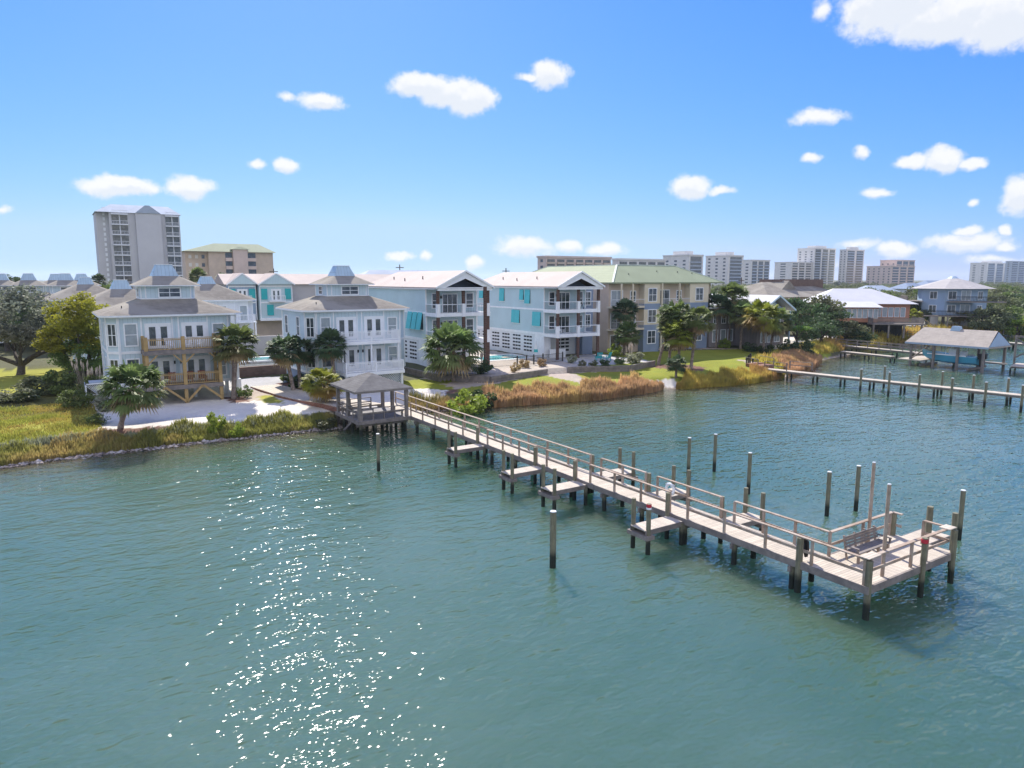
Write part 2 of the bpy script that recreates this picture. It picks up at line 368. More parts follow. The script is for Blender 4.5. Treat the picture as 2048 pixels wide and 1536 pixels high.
PAINT = [
 (GY, [(-60,60),(2.6,60),(2.8,74),(-60,84)]), (DG, [(-60,76),(3,71),(4,110),(-60,110)]), (GY, [(-30,88),(0,86),(3,108),(-30,112)]),
 (SA, [(2.6,62.3),(10,62),(20.6,62.6),(26,62),(33,64.2),(35,66),(34,69.5),(28,71),(26.5,73),(17,77),(17,86),(4,86),(2.8,76)]),
 (MU, [(2.2,61.2),(7.5,61.6),(7.4,63.4),(2.4,64.4)]), (MU, [(13.6,69.6),(15.6,69.4),(16,73.5),(13.8,74)]),
 (CO, [(15.8,76.5),(23,77.4),(23,84.5),(15.8,84.5)]), (DI, [(15.5,70),(18.4,68.8),(17.8,77.5),(15.8,77.5)]),
 (GY, [(16.6,68.4),(18.2,67.6),(18.1,72.5),(16.8,73)]),
 (MU, [(19.5,74),(24,72),(24,80),(20.5,80)]), (GR, [(21.8,70.8),(33,70.3),(33,73.4),(21.8,74)]),
 (GR, [(32.4,69.6),(35.6,66.6),(40,66),(40,73.5),(32.6,75)]), (MU, [(34,65.6),(37.8,63.4),(40.2,65),(40,68.4),(35.5,67.2)]),
 (GR, [(33.2,60.5),(70,57.5),(98,63),(112,72),(100,78),(70,84),(66,72),(40,69.8),(36.5,67)]),
 ((.44,.385,.32), [(36,75),(41,69.4),(51,70.2),(57.6,68.6),(57.7,81),(56.5,104),(47.6,104),(47.6,81),(40,79)]),
 (CO, [(57.2,70.2),(68,69.2),(68,81),(57.4,81)]),
 (DI, [(49.6,70.4),(54.2,70.2),(52.4,64),(52.4,60.4),(50.2,60.4),(50.4,64.2)]),
 (DI, [(36.4,66.8),(41,67.4),(51,70.2),(41,71.4),(36,70)]),
 (MU, [(66,69.4),(67.4,65.5),(70.5,63),(73,64.8),(72.6,70)]), (DI, [(83,68.4),(84.4,68),(83.6,62.6),(81.6,62)]), (DI, [(84,84),(96,78.5),(97,79.6),(85,85.6)]),
 (SA, [(59,59.6),(63.2,59),(63.4,61.4),(60,62.6)]), (SA, [(104,70),(118,76),(150,84),(150,93),(112,88),(100,80)]),
 (DG, [(69,83),(112,83),(112,130),(69,130)]), (CO, [(150,82),(185,84),(185,96),(150,96)]),
]
for c, poly in PAINT: C0[inpoly(JU, JN, poly)] = (*c, 1)
DD = NN-np.interp(UU, SU, SN)
ed = DD < rg.uniform(.3, .9, DD.shape); C0[ed & (UU < 120)] = (.30,.25,.20,1); C0[DD < -.1] = (.16,.15,.09,1)
nu, nn = len(UX), len(NX)
ZZ = gzv(UU, NN)+.05*np.sin(UU*.9)*np.sin(NN*1.1)*(DD > 2)
V = np.stack([UU.ravel(), NN.ravel(), ZZ.ravel()], 1)
i = np.arange(nn-1)[:, None]*nu+np.arange(nu-1)[None, :]
F = np.stack([i, i+1, i+1+nu, i+nu], -1).reshape(-1, 4)
me = bpy.data.meshes.new('ground'); me.vertices.add(len(V)); me.vertices.foreach_set('co', V.ravel())
me.loops.add(F.size); me.loops.foreach_set('vertex_index', F.ravel()); me.polygons.add(len(F))
me.polygons.foreach_set('loop_start', np.arange(0, F.size, 4)); me.polygons.foreach_set('loop_total', np.full(len(F), 4)); me.update()
ca = me.color_attributes.new('cover', 'FLOAT_COLOR', 'POINT'); ca.data.foreach_set('color', C0.reshape(-1))
for p in me.polygons: p.use_smooth = True
gm = bpy.data.materials.new('ground_cover'); gm.use_nodes = True; b = NB(gm.node_tree); bs = gm.node_tree.nodes['Principled BSDF']
va = b.n('ShaderNodeVertexColor', layer_name='cover'); tcg = b.n('ShaderNodeTexCoord'); ob = tcg.outputs['Object']
hv = b.n('ShaderNodeHueSaturation'); b.l(va.outputs[0], hv.inputs['Color'])
n1 = b.noise(ob, .35, 5, .65); n2 = b.noise(ob, 4, 4, .7)
b.l(b.m('ADD', .50, b.m('ADD', b.m('MULTIPLY', n1, .62), b.m('MULTIPLY', n2, .42))), hv.inputs['Value'])
b.l(b.m('ADD', .475, b.m('MULTIPLY', b.noise(ob, .5, 4), .045)), hv.inputs['Hue'])
b.l(hv.outputs[0], bs.inputs['Base Color']); bs.inputs['Roughness'].default_value = .95; bs.inputs['Specular IOR Level'].default_value = .1
bp = b.n('ShaderNodeBump'); bp.inputs['Strength'].default_value = .6; bp.inputs['Distance'].default_value = .12; b.l(n2, bp.inputs['Height']); b.l(bp.outputs[0], bs.inputs['Normal'])
me.materials.append(gm); g = bpy.data.objects.new('ground', me); col.objects.link(g); tag(g, kind='structure')

# water sheet: rippled, green, browner over the shallows
WX = axis(-40, 130, 2.5, (-3000, 9000)); WN = axis(-20, 72, 1.5, (-300, 9000)); WU, WNN = np.meshgrid(WX, WN)
wd = np.interp(WU, SU, SN)-WNN
wc = np.zeros(WU.shape+(4,)); wc[..., 3] = 1; wc[..., 0] = np.clip(1-wd/9, 0, 1)**1.4*((WU < 118))
V = np.stack([WU.ravel(), WNN.ravel(), np.zeros(WU.size)], 1); nu, nn = len(WX), len(WN)
i = np.arange(nn-1)[:, None]*nu+np.arange(nu-1)[None, :]; F = np.stack([i, i+1, i+1+nu, i+nu], -1).reshape(-1, 4)
me = bpy.data.meshes.new('water'); me.vertices.add(len(V)); me.vertices.foreach_set('co', V.ravel())
me.loops.add(F.size); me.loops.foreach_set('vertex_index', F.ravel()); me.polygons.add(len(F))
me.polygons.foreach_set('loop_start', np.arange(0, F.size, 4)); me.polygons.foreach_set('loop_total', np.full(len(F), 4)); me.update()
ca = me.color_attributes.new('shallow', 'FLOAT_COLOR', 'POINT'); ca.data.foreach_set('color', wc.reshape(-1))
wm = bpy.data.materials.new('sea_water'); wm.use_nodes = True; b = NB(wm.node_tree); bs = wm.node_tree.nodes['Principled BSDF']
va = b.n('ShaderNodeVertexColor', layer_name='shallow'); sh = b.n('ShaderNodeSeparateColor'); b.l(va.outputs[0], sh.inputs[0])
tcg = b.n('ShaderNodeTexCoord'); ob = tcg.outputs['Object']
mp = b.n('ShaderNodeMapping'); b.l(ob, mp.inputs[0]); mp.inputs['Rotation'].default_value = (0, 0, R(30)); mp.inputs['Scale'].default_value = (.42, 1, 1)
big = b.noise(ob, .035, 3, .5)
wcol = b.mix(b.ramp(big, .35, .65), (.055,.112,.072,1), (.092,.150,.115,1))  # broad patches put bluish sky sheen into the body colour
wcol = b.mix(sh.outputs[0], wcol, (.085,.085,.045,1))
b.l(wcol, bs.inputs['Base Color']); bs.inputs['Subsurface Weight'].default_value = 1; bs.inputs['Subsurface Radius'].default_value = (.6, 1, .9); bs.inputs['Subsurface Scale'].default_value = 14.0
bs.inputs['Roughness'].default_value = .03; bs.inputs['IOR'].default_value = 1.42; bs.inputs['Specular IOR Level'].default_value = .9
gust = b.m('ADD', .45, b.m('MULTIPLY', b.noise(mp.outputs[0], .06, 4, .6), 1.1))
def wave_h(v):
    r1 = b.noise(v, 2.6, 1, .4, .6); r2 = b.noise(v, .85, 1, .5, .4); r3 = b.noise(v, 7.5, 0, .5); r0 = b.noise(v, .22, 1, .5)
    return b.m('ADD', b.m('ADD', b.m('MULTIPLY', r1, .066), b.m('MULTIPLY', r2, .108)), b.m('ADD', b.m('MULTIPLY', r3, .022), b.m('MULTIPLY', r0, .13)))
EPS = .03
def mapped(off):
    m_ = b.n('ShaderNodeMapping'); b.l(b.vm('ADD', ob, off), m_.inputs[0]); m_.inputs['Rotation'].default_value = (0, 0, R(30)); m_.inputs['Scale'].default_value = (.5, 1, 1); return m_.outputs[0]
h0 = wave_h(mapped((0, 0, 0))); hx = wave_h(mapped((EPS, 0, 0))); hy = wave_h(mapped((0, EPS, 0)))
cn = b.n('ShaderNodeCombineXYZ'); cn.inputs[2].default_value = 1
b.l(b.m('MULTIPLY', b.m('MULTIPLY', b.m('SUBTRACT', h0, hx), 1/EPS), gust), cn.inputs[0]); b.l(b.m('MULTIPLY', b.m('MULTIPLY', b.m('SUBTRACT', h0, hy), 1/EPS), gust), cn.inputs[1])
b.l(b.vm('NORMALIZE', cn.outputs[0]), bs.inputs['Normal'])
me.materials.append(wm); wt = bpy.data.objects.new('water', me); col.objects.link(wt); tag(wt, kind='structure')

# ---------------------------------------------------------------- wall openings
FACE = {'-y': -math.pi/2, '+y': math.pi/2, '-x': math.pi, '+x': 0.0}
def window(par, o, ang, wd_, h, pane='glass', grid=(1, 2), fr='white', t=.12, name='window'):
    """o = bottom centre on the wall plane"""
    m = MB(o, ang)
    m.box(-wd_/2-t, .004, -t, wd_/2+t, .07, 0); m.box(-wd_/2-t, .004, h, wd_/2+t, .07, h+t)
    m.box(-wd_/2-t, .004, 0, -wd_/2, .07, h); m.box(wd_/2, .004, 0, wd_/2+t, .07, h)
    for i in range(1, grid[0]): x = -wd_/2+wd_*i/grid[0]; m.box(x-.03, .02, 0, x+.03, .06, h)
    for i in range(1, grid[1]): z = h*i/grid[1]; m.box(-wd_/2, .02, z-.03, wd_/2, .055, z+.03)
    f = m.build(name, M[fr], par)
    MB(o, ang).box(-wd_/2, .004, 0, wd_/2, .018, h).build('pane', M[pane], f)
    return f
def french(par, o, ang, wd_=2.0, h=2.3, pane='glass'):
    m = MB(o, ang); t = .14
    m.box(-wd_/2-t, .004, 0, -wd_/2+.22, .08, h+t); m.box(wd_/2-.22, .004, 0, wd_/2+t, .08, h+t); m.box(-.22, .004, 0, .22, .08, h+t)
    for a, c in ((-wd_/2+.22, -.22), (.22, wd_/2-.22)):
        m.box(a, .004, 0, c, .08, .25); m.box(a, .004, h-.2, c, .08, h+t)
    f = m.build('french_door', M['white'], par)
    for a, c in ((-wd_/2+.22, -.22), (.22, wd_/2-.22)):
        MB(o, ang).box(a, .004, .25, c, .03, h-.2).build('pane', M[pane], f)
    return f
def railing(m, p, q, h, step=.16, bal=.045, cap=.1, flat=True):
    p = Vector(p); q = Vector(q); L = (q-p).length; n = max(1, int(L/step))
    m.bar(p+Vector((0,0,h)), q+Vector((0,0,h)), cap, .05); m.bar(p+Vector((0,0,h-.12)), q+Vector((0,0,h-.12)), .04, .08); m.bar(p+Vector((0,0,.12)), q+Vector((0,0,.12)), .04, .08)
    for i in range(n+1):
        c = p+(q-p)*(i/n); m.box(c.x-bal/2, c.y-bal/2, c.z+.12, c.x+bal/2, c.y+bal/2, c.z+h-.1)
def octo(hx, hy, c): return [(-hx+c,-hy),(hx-c,-hy),(hx,-hy+c),(hx,hy-c),(hx-c,hy),(-hx+c,hy),(-hx,hy-c),(-hx,-hy+c)]
def trims(m, pts, z0, z1, w_=.14):
    for x, y in pts: m.cyl((x, y, z0), (x, y, z1), w_/1.5, n=6)
def band(m, pts, z0, z1, out=.04):
    n = len(pts)
    for i in range(n):
        a = Vector((*pts[i], 0)); c = Vector((*pts[(i+1) % n], 0)); d = (c-a).normalized(); o_ = Vector((d.y, -d.x, 0))*out/2
        m.bar(tuple(a+o_+Vector((0,0,(z0+z1)/2))), tuple(c+o_+Vector((0,0,(z0+z1)/2))), out, z1-z0)
HX, HY, CHF = 5.75, 5.2, .9
def beach_house(name, label, loc, cupola=True, rz=0, decks=None, cat='house', far=False, group=None, wallm='blue'):
    t = thing(name, label, cat, loc, rz, group)
    pts = octo(HX, HY, CHF)
    MB().prism(pts, 1.5, 8.1).build('wall', M[wallm], t)
    m = MB(); trims(m, pts, 1.42, 8.1); band(m, pts, 4.55, 4.8); band(m, pts, 1.36, 1.62); band(m, pts, 7.88, 8.06)
    for x in (-2.9, -.25, .3, 2.9): m.box(x-.07, -HY-.035, 1.6, x+.07, -HY, 7.9)
    m.build('trim', M['white'], t)
    e = octo(HX+.6, HY+.6, CHF)
    MB().prism(e, 8.0, 8.16).build('fascia', M['white'], t)
    if cupola:
        top = octo(2.45, 2.45, .38); zt = 9.55
    else: top = octo(.8, .8, .1); zt = 10.75
    MB().prism(e, 8.165, zt, [(x, y) for x, y in top]).build('roof', M['shing'], t)
    zc = 11.7
    if cupola:
        c8 = octo(2.4, 2.4, .38)
        MB().prism(c8, 9.3, 10.85).build('upper_wall', M[wallm], t)
        m = MB(); trims(m, c8, 9.3, 10.85, .1); band(m, c8, 9.52, 9.64, .03); m.build('upper_trim', M['white'], t)
        window(t, (.1, -2.4, 9.78), FACE['-y'], 1.85, .8, 'glass', (2, 2)); window(t, (-2.4, .2, 9.78), FACE['-x'], 1.1, .8, 'glass', (1, 2))
        MB().prism(octo(3.0, 3.0, .4), 10.8, 10.9).build('upper_fascia', M['white'], t)
        MB().prism(octo(3.0, 3.0, .4), 10.905, 12.0, octo(.8, .8, .1)).build('upper_roof', M['shing'], t)
    else: zc = 10.45
    MB().prism([(-.8,-.8),(.8,-.8),(.8,.8),(-.8,.8)], zc-.35, zc+.06).build('vent_neck', M['dark'], t)
    sq = lambda h: [(-h,-h),(h,-h),(h,h),(-h,h)]
    cp = MB().prism(sq(1.22), zc+.07, zc+1.2, sq(.72)).build('metal_cap', M['cap'], t)
    MB().prism(sq(.76), zc+1.205, zc+1.27).build('cap_rim', M['white'], cp)
    if far: return t
    for fl, (zw, zd) in enumerate(((2.05, 1.66), (5.35, 4.96))):
        window(t, (-3.8, -HY, zw), FACE['-y'], .95, 1.95, 'blind' if fl else 'glass', (1, 2)); window(t, (3.9, -HY, zw), FACE['-y'], .95, 1.75, 'blind', (1, 2))
        french(t, (-1.5, -HY, zd), FACE['-y'], 2.0, 2.25); french(t, (1.68, -HY, zd), FACE['-y'], 2.0, 2.25)
        window(t, (-HX+CHF/2, -HY+CHF/2, zw), R(225), .8, 1.95, 'glass', (2, 2), t=.1)
        window(t, (-HX, -1.9, zw), FACE['-x'], 1.0, 1.95, 'glass', (1, 2)); window(t, (-HX, 2.6, zw), FACE['-x'], 1.0, 1.95, 'glass', (1, 2))
    for x in (-4.6, -1.6, 1.6, 4.6):
        for y in (-4.2, 0, 4.2): MB().box(x-.15, y-.15, -.3, x+.15, y+.15, 1.5).build('support_post', M['white2'], t)
    MB().cyl((-4.3, -3.9, 8.6), (-4.3, -3.9, 9.0), .05, n=6).build('vent_pipe', M['dark'], t)
    for x in (-4.75, 4.75): MB().cyl((x, -HY-.12, 1.2), (x, -HY-.12, 7.95), .045, n=6).build('downpipe', M['white'], t)
    for x in (-.25, .3): MB((x, -HY, 3.4), FACE['-y']).box(-.07, .04, 0, .07, .16, .3).build('wall_lamp', M['dark'], t)
    return t

G1 = 1.5
h1 = beach_house('beach_house', 'pale blue three-tier beach house with yellow timber decks above the white sand', (10.05, 80.2, G1))
# timber decks of the first house
def tdecks(t):
    x0, x1, yb, yf = -3.05, 3.55, -5.2, -7.9
    for z, nm in ((1.52, 'lower_deck'), (4.82, 'upper_deck')):
        d = MB().box(x0, yf, z, x1, yb-.01, z+.1).box(x0-.04, yf-.05, z-.27, x1+.04, yf-.001, z+.12).box(x0-.05, yf, z-.27, x0-.001, yb-.01, z+.12).box(x1+.001, yf, z-.27, x1+.05, yb-.01, z+.12)
        for k in range(1, 8): xx = x0+(x1-x0)*k/8; d.box(xx-.03, yf+.01, z-.2, xx+.03, yb-.02, z-.002)
        dk = d.build(nm, M['timberg'], t)
        m = MB(); h = 1.12
        xs = [x0+.16, .25, x1-.16]
        railing(m, (xs[0]+.17, yf+.12, z+.1), (xs[1]-.17, yf+.12, z+.1), h); railing(m, (xs[1]+.17, yf+.12, z+.1), (xs[2]-.17, yf+.12, z+.1), h)
        railing(m, (x0+.1, yf+.3, z+.1), (x0+.1, yb-.3, z+.1), h); railing(m, (x1-.1, yf+.3, z+.1), (x1-.1, yb-.3, z+.1), h)
        m.build('railing', M['timber'], dk)
    for x in (x0+.16, .25, x1-.16):
        MB().box(x-.15, yf+.02, -.3, x+.15, yf+.3, 6.2).build('post', M['timber'], t)
        if x < 0 or x > 1: MB().box(x-.13, yb-.3, 1.6, x+.13, yb-.04, 6.2).build('post', M['timber'], t)
    y = yf-.02
    for a, c in (((.25, .0), (-1.5, 1.5)), ((.25, .0), (1.7, 1.5)), ((3.4, .1), (1.75, 1.5)), ((-2.9, .1), (-1.55, 1.5))):
        MB().bar((a[0], y, a[1]), (c[0], y, c[1]), .16, .2).build('brace', M['timber'], t)
    for x in (-2.9, .25, 3.4):
        for s in (-1, 1):
            if -3 < x+s*.9 < 3.6: MB().bar((x+s*.12, y+.1, 3.75), (x+s*.95, y+.1, 4.6), .1, .12).build('brace', M['timber'], t)
tdecks(h1)
MB().box(5.0, -5.9, -.1, 5.35, -5.2, 7.9).box(5.35, -5.4, -.1, 5.75, -4.3, 1.5).build('corner_column', M['white'], h1)

h2 = beach_house('beach_house', 'pale blue three-tier beach house with white balconies behind the pavilion', (28.6, 80.2, G1+.05))
def wdecks(t):
    x0, x1, yb = -2.8, 3.85, -5.2
    for z, yf, nm in ((1.42, -8.3, 'lower_balcony'), (4.66, -7.3, 'upper_balcony')):
        d = MB().box(x0, yf, z, x1, yb-.01, z+.12).box(x0-.06, yf-.06, z-.22, x1+.06, yf-.001, z+.14).box(x0-.06, yf, z-.22, x0-.001, yb-.01, z+.14).box(x1+.001, yf, z-.22, x1+.06, yb-.01, z+.14)
        dk = d.build(nm, M['white'], t); m = MB(); h = 1.1
        railing(m, (x0+.08, yf+.08, z+.12), (x1-.08, yf+.08, z+.12), h, .15, .065); railing(m, (x0+.06, yf+.1, z+.12), (x0+.06, yb-.1, z+.12), h, .17, .05); railing(m, (x1-.06, yf+.1, z+.12), (x1-.06, yb-.1, z+.12), h, .17, .05)
        for x in (x0+.06, .6, x1-.06): m.box(x-.07, yf+.02, z+.1, x+.07, yf+.14, z+1.26)
        m.build('railing', M['white'], dk)
    for x, y in ((.55, -7.15), (x0+.1, -7.15), (x1-.1, -7.15)): MB().box(x-.09, y-.09, 1.55, x+.09, y+.09, 4.6).build('post', M['white'], t)
    for x in (x0+.15, .5, x1-.15): MB().box(x-.12, -8.1, -.3, x+.12, -7.86, 1.3).build('post', M['white'], t)
    m = MB()
    for k in range(-8, 28):
        for s in (0, 1):
            a = x0+k*.26; z0, z1 = (0.05, 1.2)
            p, q = (a, z0), (a+1.15, z1)
            if s: p, q = (a, z1), (a+1.15, z0)
            # clip to panel
            lo, hi = max(x0, p[0]), min(x1, q[0])
            if hi-lo < .05: continue
            f = lambda x: p[1]+(q[1]-p[1])*(x-p[0])/(q[0]-p[0])
            m.bar((lo, -7.75+s*.02, f(lo)), (hi, -7.75+s*.02, f(hi)), .012, .05)
    m.box(x0, -7.8, 0, x1, -7.72, .08); m.box(x0, -7.8, 1.18, x1, -7.72, 1.28)
    m.build('lattice_skirt', M['white'], t)
wdecks(h2)
MB().prism(octo(HX-.15, HY-.15, CHF), -.2, 1.36).build('base_wall', M['slate'], h2)

# the same kind of house further back, seen over the roofs and trees
fh = beach_house('beach_house', 'pale beach house under a brown roof and blue cap, behind the first house', (0, 0, 0), cupola=False, far=True, wallm='white2')
fh.location = (*pd(412, 112), 1.7)
wb = MB()
wb.box(-3, -7.4, 4.7, 5.6, -5.21, 4.85)
wbo = wb.build('balcony', M['white'], fh); m = MB(); railing(m, (-3, -7.3, 4.85), (5.5, -7.3, 4.85), 1.1, .2, .05); railing(m, (5.5, -7.3, 4.85), (5.5, -5.3, 4.85), 1.1, .2, .05); m.build('railing', M['white'], wbo)
for x in (-1.2, 1.2, 4.2): window(fh, (x, -HY, 5.0), FACE['-y'], 1.0, 2.2, 'blind', (1, 1))
for x in (5.4, -2.8): MB().box(x-.1, -7.4, -.2, x+.1, -7.2, 4.7).build('post', M['white'], fh)
fb = beach_house('beach_house', 'brown-roofed beach house with a blue cap just left of the first house', (*pd(240, 92), 1.2), cupola=False, far=True)
fb2 = beach_house('beach_house', 'brown-roofed beach house with a low blue cap above the yellow-green tree', (*pd(170, 118), 1.6), cupola=False, far=True)
first = beach_house('beach_house', 'distant beach house, the leftmost whose blue cap shows over the oak', (*pd(2, 128), 1.0), far=True)
for px, d, lb in ((57, 126, 'distant beach house, second blue cap from the left over the oak'), (111, 134, 'distant beach house, third blue cap from the left over the trees'),
                  (131, 124, 'distant beach house, fourth blue cap from the left, flat-topped and paler'), (163, 132, 'distant beach house, blue cap nearest left of the grey tower')):
    dup(first, (*pd(px, d), 1.0), rz=0, label=lb)

# ---------------------------------------------------------------- three-storey condos
def shutter(par, o, ang, w_=1.15, h=2.1, tilt=.45):
    m = MB(o, ang); m.add([(-w_/2,.05,h),(w_/2,.05,h),(w_/2,tilt,0),(-w_/2,tilt,0),(-w_/2,.10,h),(w_/2,.10,h),(w_/2,tilt+.06,0),(-w_/2,tilt+.06,0)],
        [(0,1,2,3),(7,6,5,4),(0,4,5,1),(1,5,6,2),(2,6,7,3),(3,7,4,0)])
    s = m.build('shutter', M['teal'], par); MB(o, ang).box(-w_/2, .004, 0, w_/2, .02, h-.1).build('pane', M['glass'], s)
    m = MB(o, ang).box(-w_/2-.08, .004, -.1, w_/2+.08, .08, 0).build('sill', M['white'], s)
def condo(name, label, x, y, z, L=20, W_=7.4, sh=(), wing=0, tilt=.45):
    t = thing(name, label, 'apartment building', (x, y, z)); E = 9.9
    MB().box(0, 0, 3.2, W_, L, E).build('wall', M['blue2'], t)
    # ground storey: white walls, slots laid on as dark plates for the shade inside
    MB().box(.02, 2.2, -.4, W_-.02, L-.02, 3.19).build('garage_wall', M['white2'], t)
    yy = 2.8; 
    while yy < L-2:
        m = MB()
        for r_ in range(5):
            for s_ in range(3):
                a = yy+.15+s_*.72; m.box(-.005, a, .55+r_*.5, .015, a+.58, .78+r_*.5)
        m.build('slot_panel', M['black'], t); yy += 2.95
    m = MB()
    m.box(-.05, -.02, 3.1, .0, L, 3.45); m.box(-.05, -.02, 6.55, 0, L, 6.8); m.box(-.05, -.02, 9.55, 0, L, 9.85); m.box(-.06, -.06, 3.1, .14, .0, 9.85); m.box(-.05, L-.15, 3.1, 0, L, 9.85); m.box(W_-.14, -.06, 3.1, W_+.06, 0, 9.85)
    m.build('trim', M['white'], t)
    # porch
    for z0, nm in ((3.2, 'lower_balcony'), (6.55, 'upper_balcony')):
        d = MB().box(-.1, -3.1, z0, W_+.1, -.065, z0+.14).box(-.16, -3.16, z0-.25, W_+.16, -3.101, z0+.2).box(-.16, -3.1, z0-.25, -.101, -.065, z0+.2).box(W_+.101, -3.1, z0-.25, W_+.16, -.065, z0+.2).build(nm, M['white'], t)
        m = MB(); zt = z0+1.2
        m.box(-.12, -3.12, zt, W_+.12, -3.0, zt+.07); m.box(-.12, -3.0, zt, -.02, -.07, zt+.07); m.box(W_+.02, -3.0, zt, W_+.12, -.07, zt+.07)
        for xx in (.15, W_/2, W_-.15): m.box(xx-.22, -3.24, z0-.3, xx+.22, -2.86, zt+.12)
        m.build('railing', M['white'], d)
        m = MB()
        for a, c in ((.4, W_/2-.25), (W_/2+.25, W_-.4)): 
            for k in range(14): xx = a+(c-a)*k/13; m.box(xx-.008, -3.07, z0+.14, xx+.008, -3.055, zt)
        for k in range(12): yy2 = -2.8+k*.23; m.box(-.07, yy2, z0+.14, -.055, yy2+.016, zt)
        m.build('cable_infill', M['dark'], d)
        f = window(t, (W_*.46, 0, z0+.16), FACE['-y'], 2.0, 2.25, 'glass', (3, 1), name='sliding_door')
        window(t, (1.35, 0, z0+.75), FACE['-y'], .85, 1.75, 'glass', (1, 2)); window(t, (W_-1.1, 0, z0+.75), FACE['-y'], .95, 1.75, 'glass', (1, 2))
        MB((2.15, 0, z0+1.9), FACE['-y']).box(-.1, .004, 0, .1, .2, .35).build('wall_lamp', M['dark'], t)
    for xx in (.15, W_/2, W_-.15): MB().box(xx-.17, -3.19, -.4, xx+.17, -2.91, 9.5).build('post', M['brown'], t)
    MB().box(.6, -.9, -.3, 3.2, -.6, 1.15).box(.02, 0, -.4, 1.2, 2.19, 3.19).build('low_wall', M['white'], t)
    m = MB()
    for r_ in range(5):
        for s_ in range(3): m.box(3.9+s_*.8, 2.19, .4+r_*.52, 4.55+s_*.8, 2.205, .7+r_*.52)
    m.build('slot_panel', M['black'], t)
    # roof
    RX0, RX1, RY0, RY1, RI, H_ = -.45, W_+.45, -3.75, L+.45, W_/2, 2.05
    hp = (RX1-RX0)/2
    v = [(RX0,RY0,E),(RX1,RY0,E),(RX1,RY1,E),(RX0,RY1,E),(RI,RY0,E+H_),(RI,RY1-hp,E+H_)]
    MB().add(v+[(a, b_, c-.14) for a, b_, c in v[:4]], [(0,4,5,3),(1,2,5,4),(2,3,5),(6,9,8,7),(0,3,9,6),(1,7,8,2),(2,8,9,3)]).build('roof', M['metal'], t)
    m = MB()
    for s in (0, 1):
        xe = RX0 if s == 0 else RX1
        m.extr([(xe,RY0-.06,E-.2),(RI,RY0-.06,E+H_-.2),(RI,RY0-.06,E+H_+.05),(xe,RY0-.06,E+.05)], (0,.055,0))
        m.extr([(xe+(1.35 if s == 0 else -1.35),RY0+.12,E-.05),(RI,RY0+.12,E+H_-1.0),(RI,RY0+.12,E+H_-.22),(xe+(.2 if s==0 else -.2),RY0+.12,E-.06)], (0,.06,0))
    m.box(RX0+.3, RY0+.1, E-.42, RX1-.3, RY0+.24, E-.02)
    m.box(RX0+.02, RY0+.26, E-.24, RX0+.28, RY1-.2, E-.145)
    m.build('gable_trim', M['white'], t)
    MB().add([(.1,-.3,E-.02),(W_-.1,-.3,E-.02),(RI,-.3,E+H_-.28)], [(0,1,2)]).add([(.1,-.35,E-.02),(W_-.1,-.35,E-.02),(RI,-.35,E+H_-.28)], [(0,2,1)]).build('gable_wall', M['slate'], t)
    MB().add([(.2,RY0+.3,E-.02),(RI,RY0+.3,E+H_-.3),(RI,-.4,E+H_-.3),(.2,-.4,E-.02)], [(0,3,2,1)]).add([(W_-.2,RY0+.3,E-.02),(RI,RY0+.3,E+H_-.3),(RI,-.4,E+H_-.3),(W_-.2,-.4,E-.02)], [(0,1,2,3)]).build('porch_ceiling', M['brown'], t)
    MB().box(.02, -2.9, E-.12, W_-.02, -.05, E-.04).build('beam', M['white'], t)
    for (xx, yy2) in ((1.6, 4), (1.1, 8.5), (1.5, 13)):
        zz = E+H_*(xx-RX0)/hp; MB().cyl((xx, yy2, zz-.05), (xx, yy2, zz+.35), .07, n=6).build('vent_pipe', M['dark'], t)
    for n_, z0, w_, h_ in sh: shutter(t, (0, n_-y, z0), FACE['-x'], w_, h_, tilt)
    if wing:
        MB().box(W_+.002, .6, -.4, W_+wing, 12, E-.15).build('side_wing', M['slate'], t)
        window(t, (W_+wing*.45, .6, 4.0), FACE['-y'], 1.0, 1.7, 'glass', (2, 2)); window(t, (W_+wing*.45, .6, 7.2), FACE['-y'], 1.0, 1.8, 'glass', (2, 2))
    return t
condo('condo_building', 'blue-grey three-storey condo with a gabled porch and three teal shutters side by side', 39.7, 81, 2.1,
      sh=[(82.5, 4.5, 1.3, 2.2), (84.0, 4.5, 1.3, 2.2), (85.5, 4.5, 1.3, 2.2)])
condo('condo_building', 'blue-grey three-storey condo with a gabled porch and scattered teal shutters beside the pool', 57.9, 81, 2.1,
      sh=[(91.9, 7.6, 1.3, 1.9), (86.5, 7.9, 1.0, 1.5), (85.0, 7.4, 1.3, 2.0), (88.1, 4.5, 2.1, 1.9), (82.7, 4.3, 2.0, 2.0), (98, 7.9, 1.1, 1.5)], wing=1.9, tilt=.14)

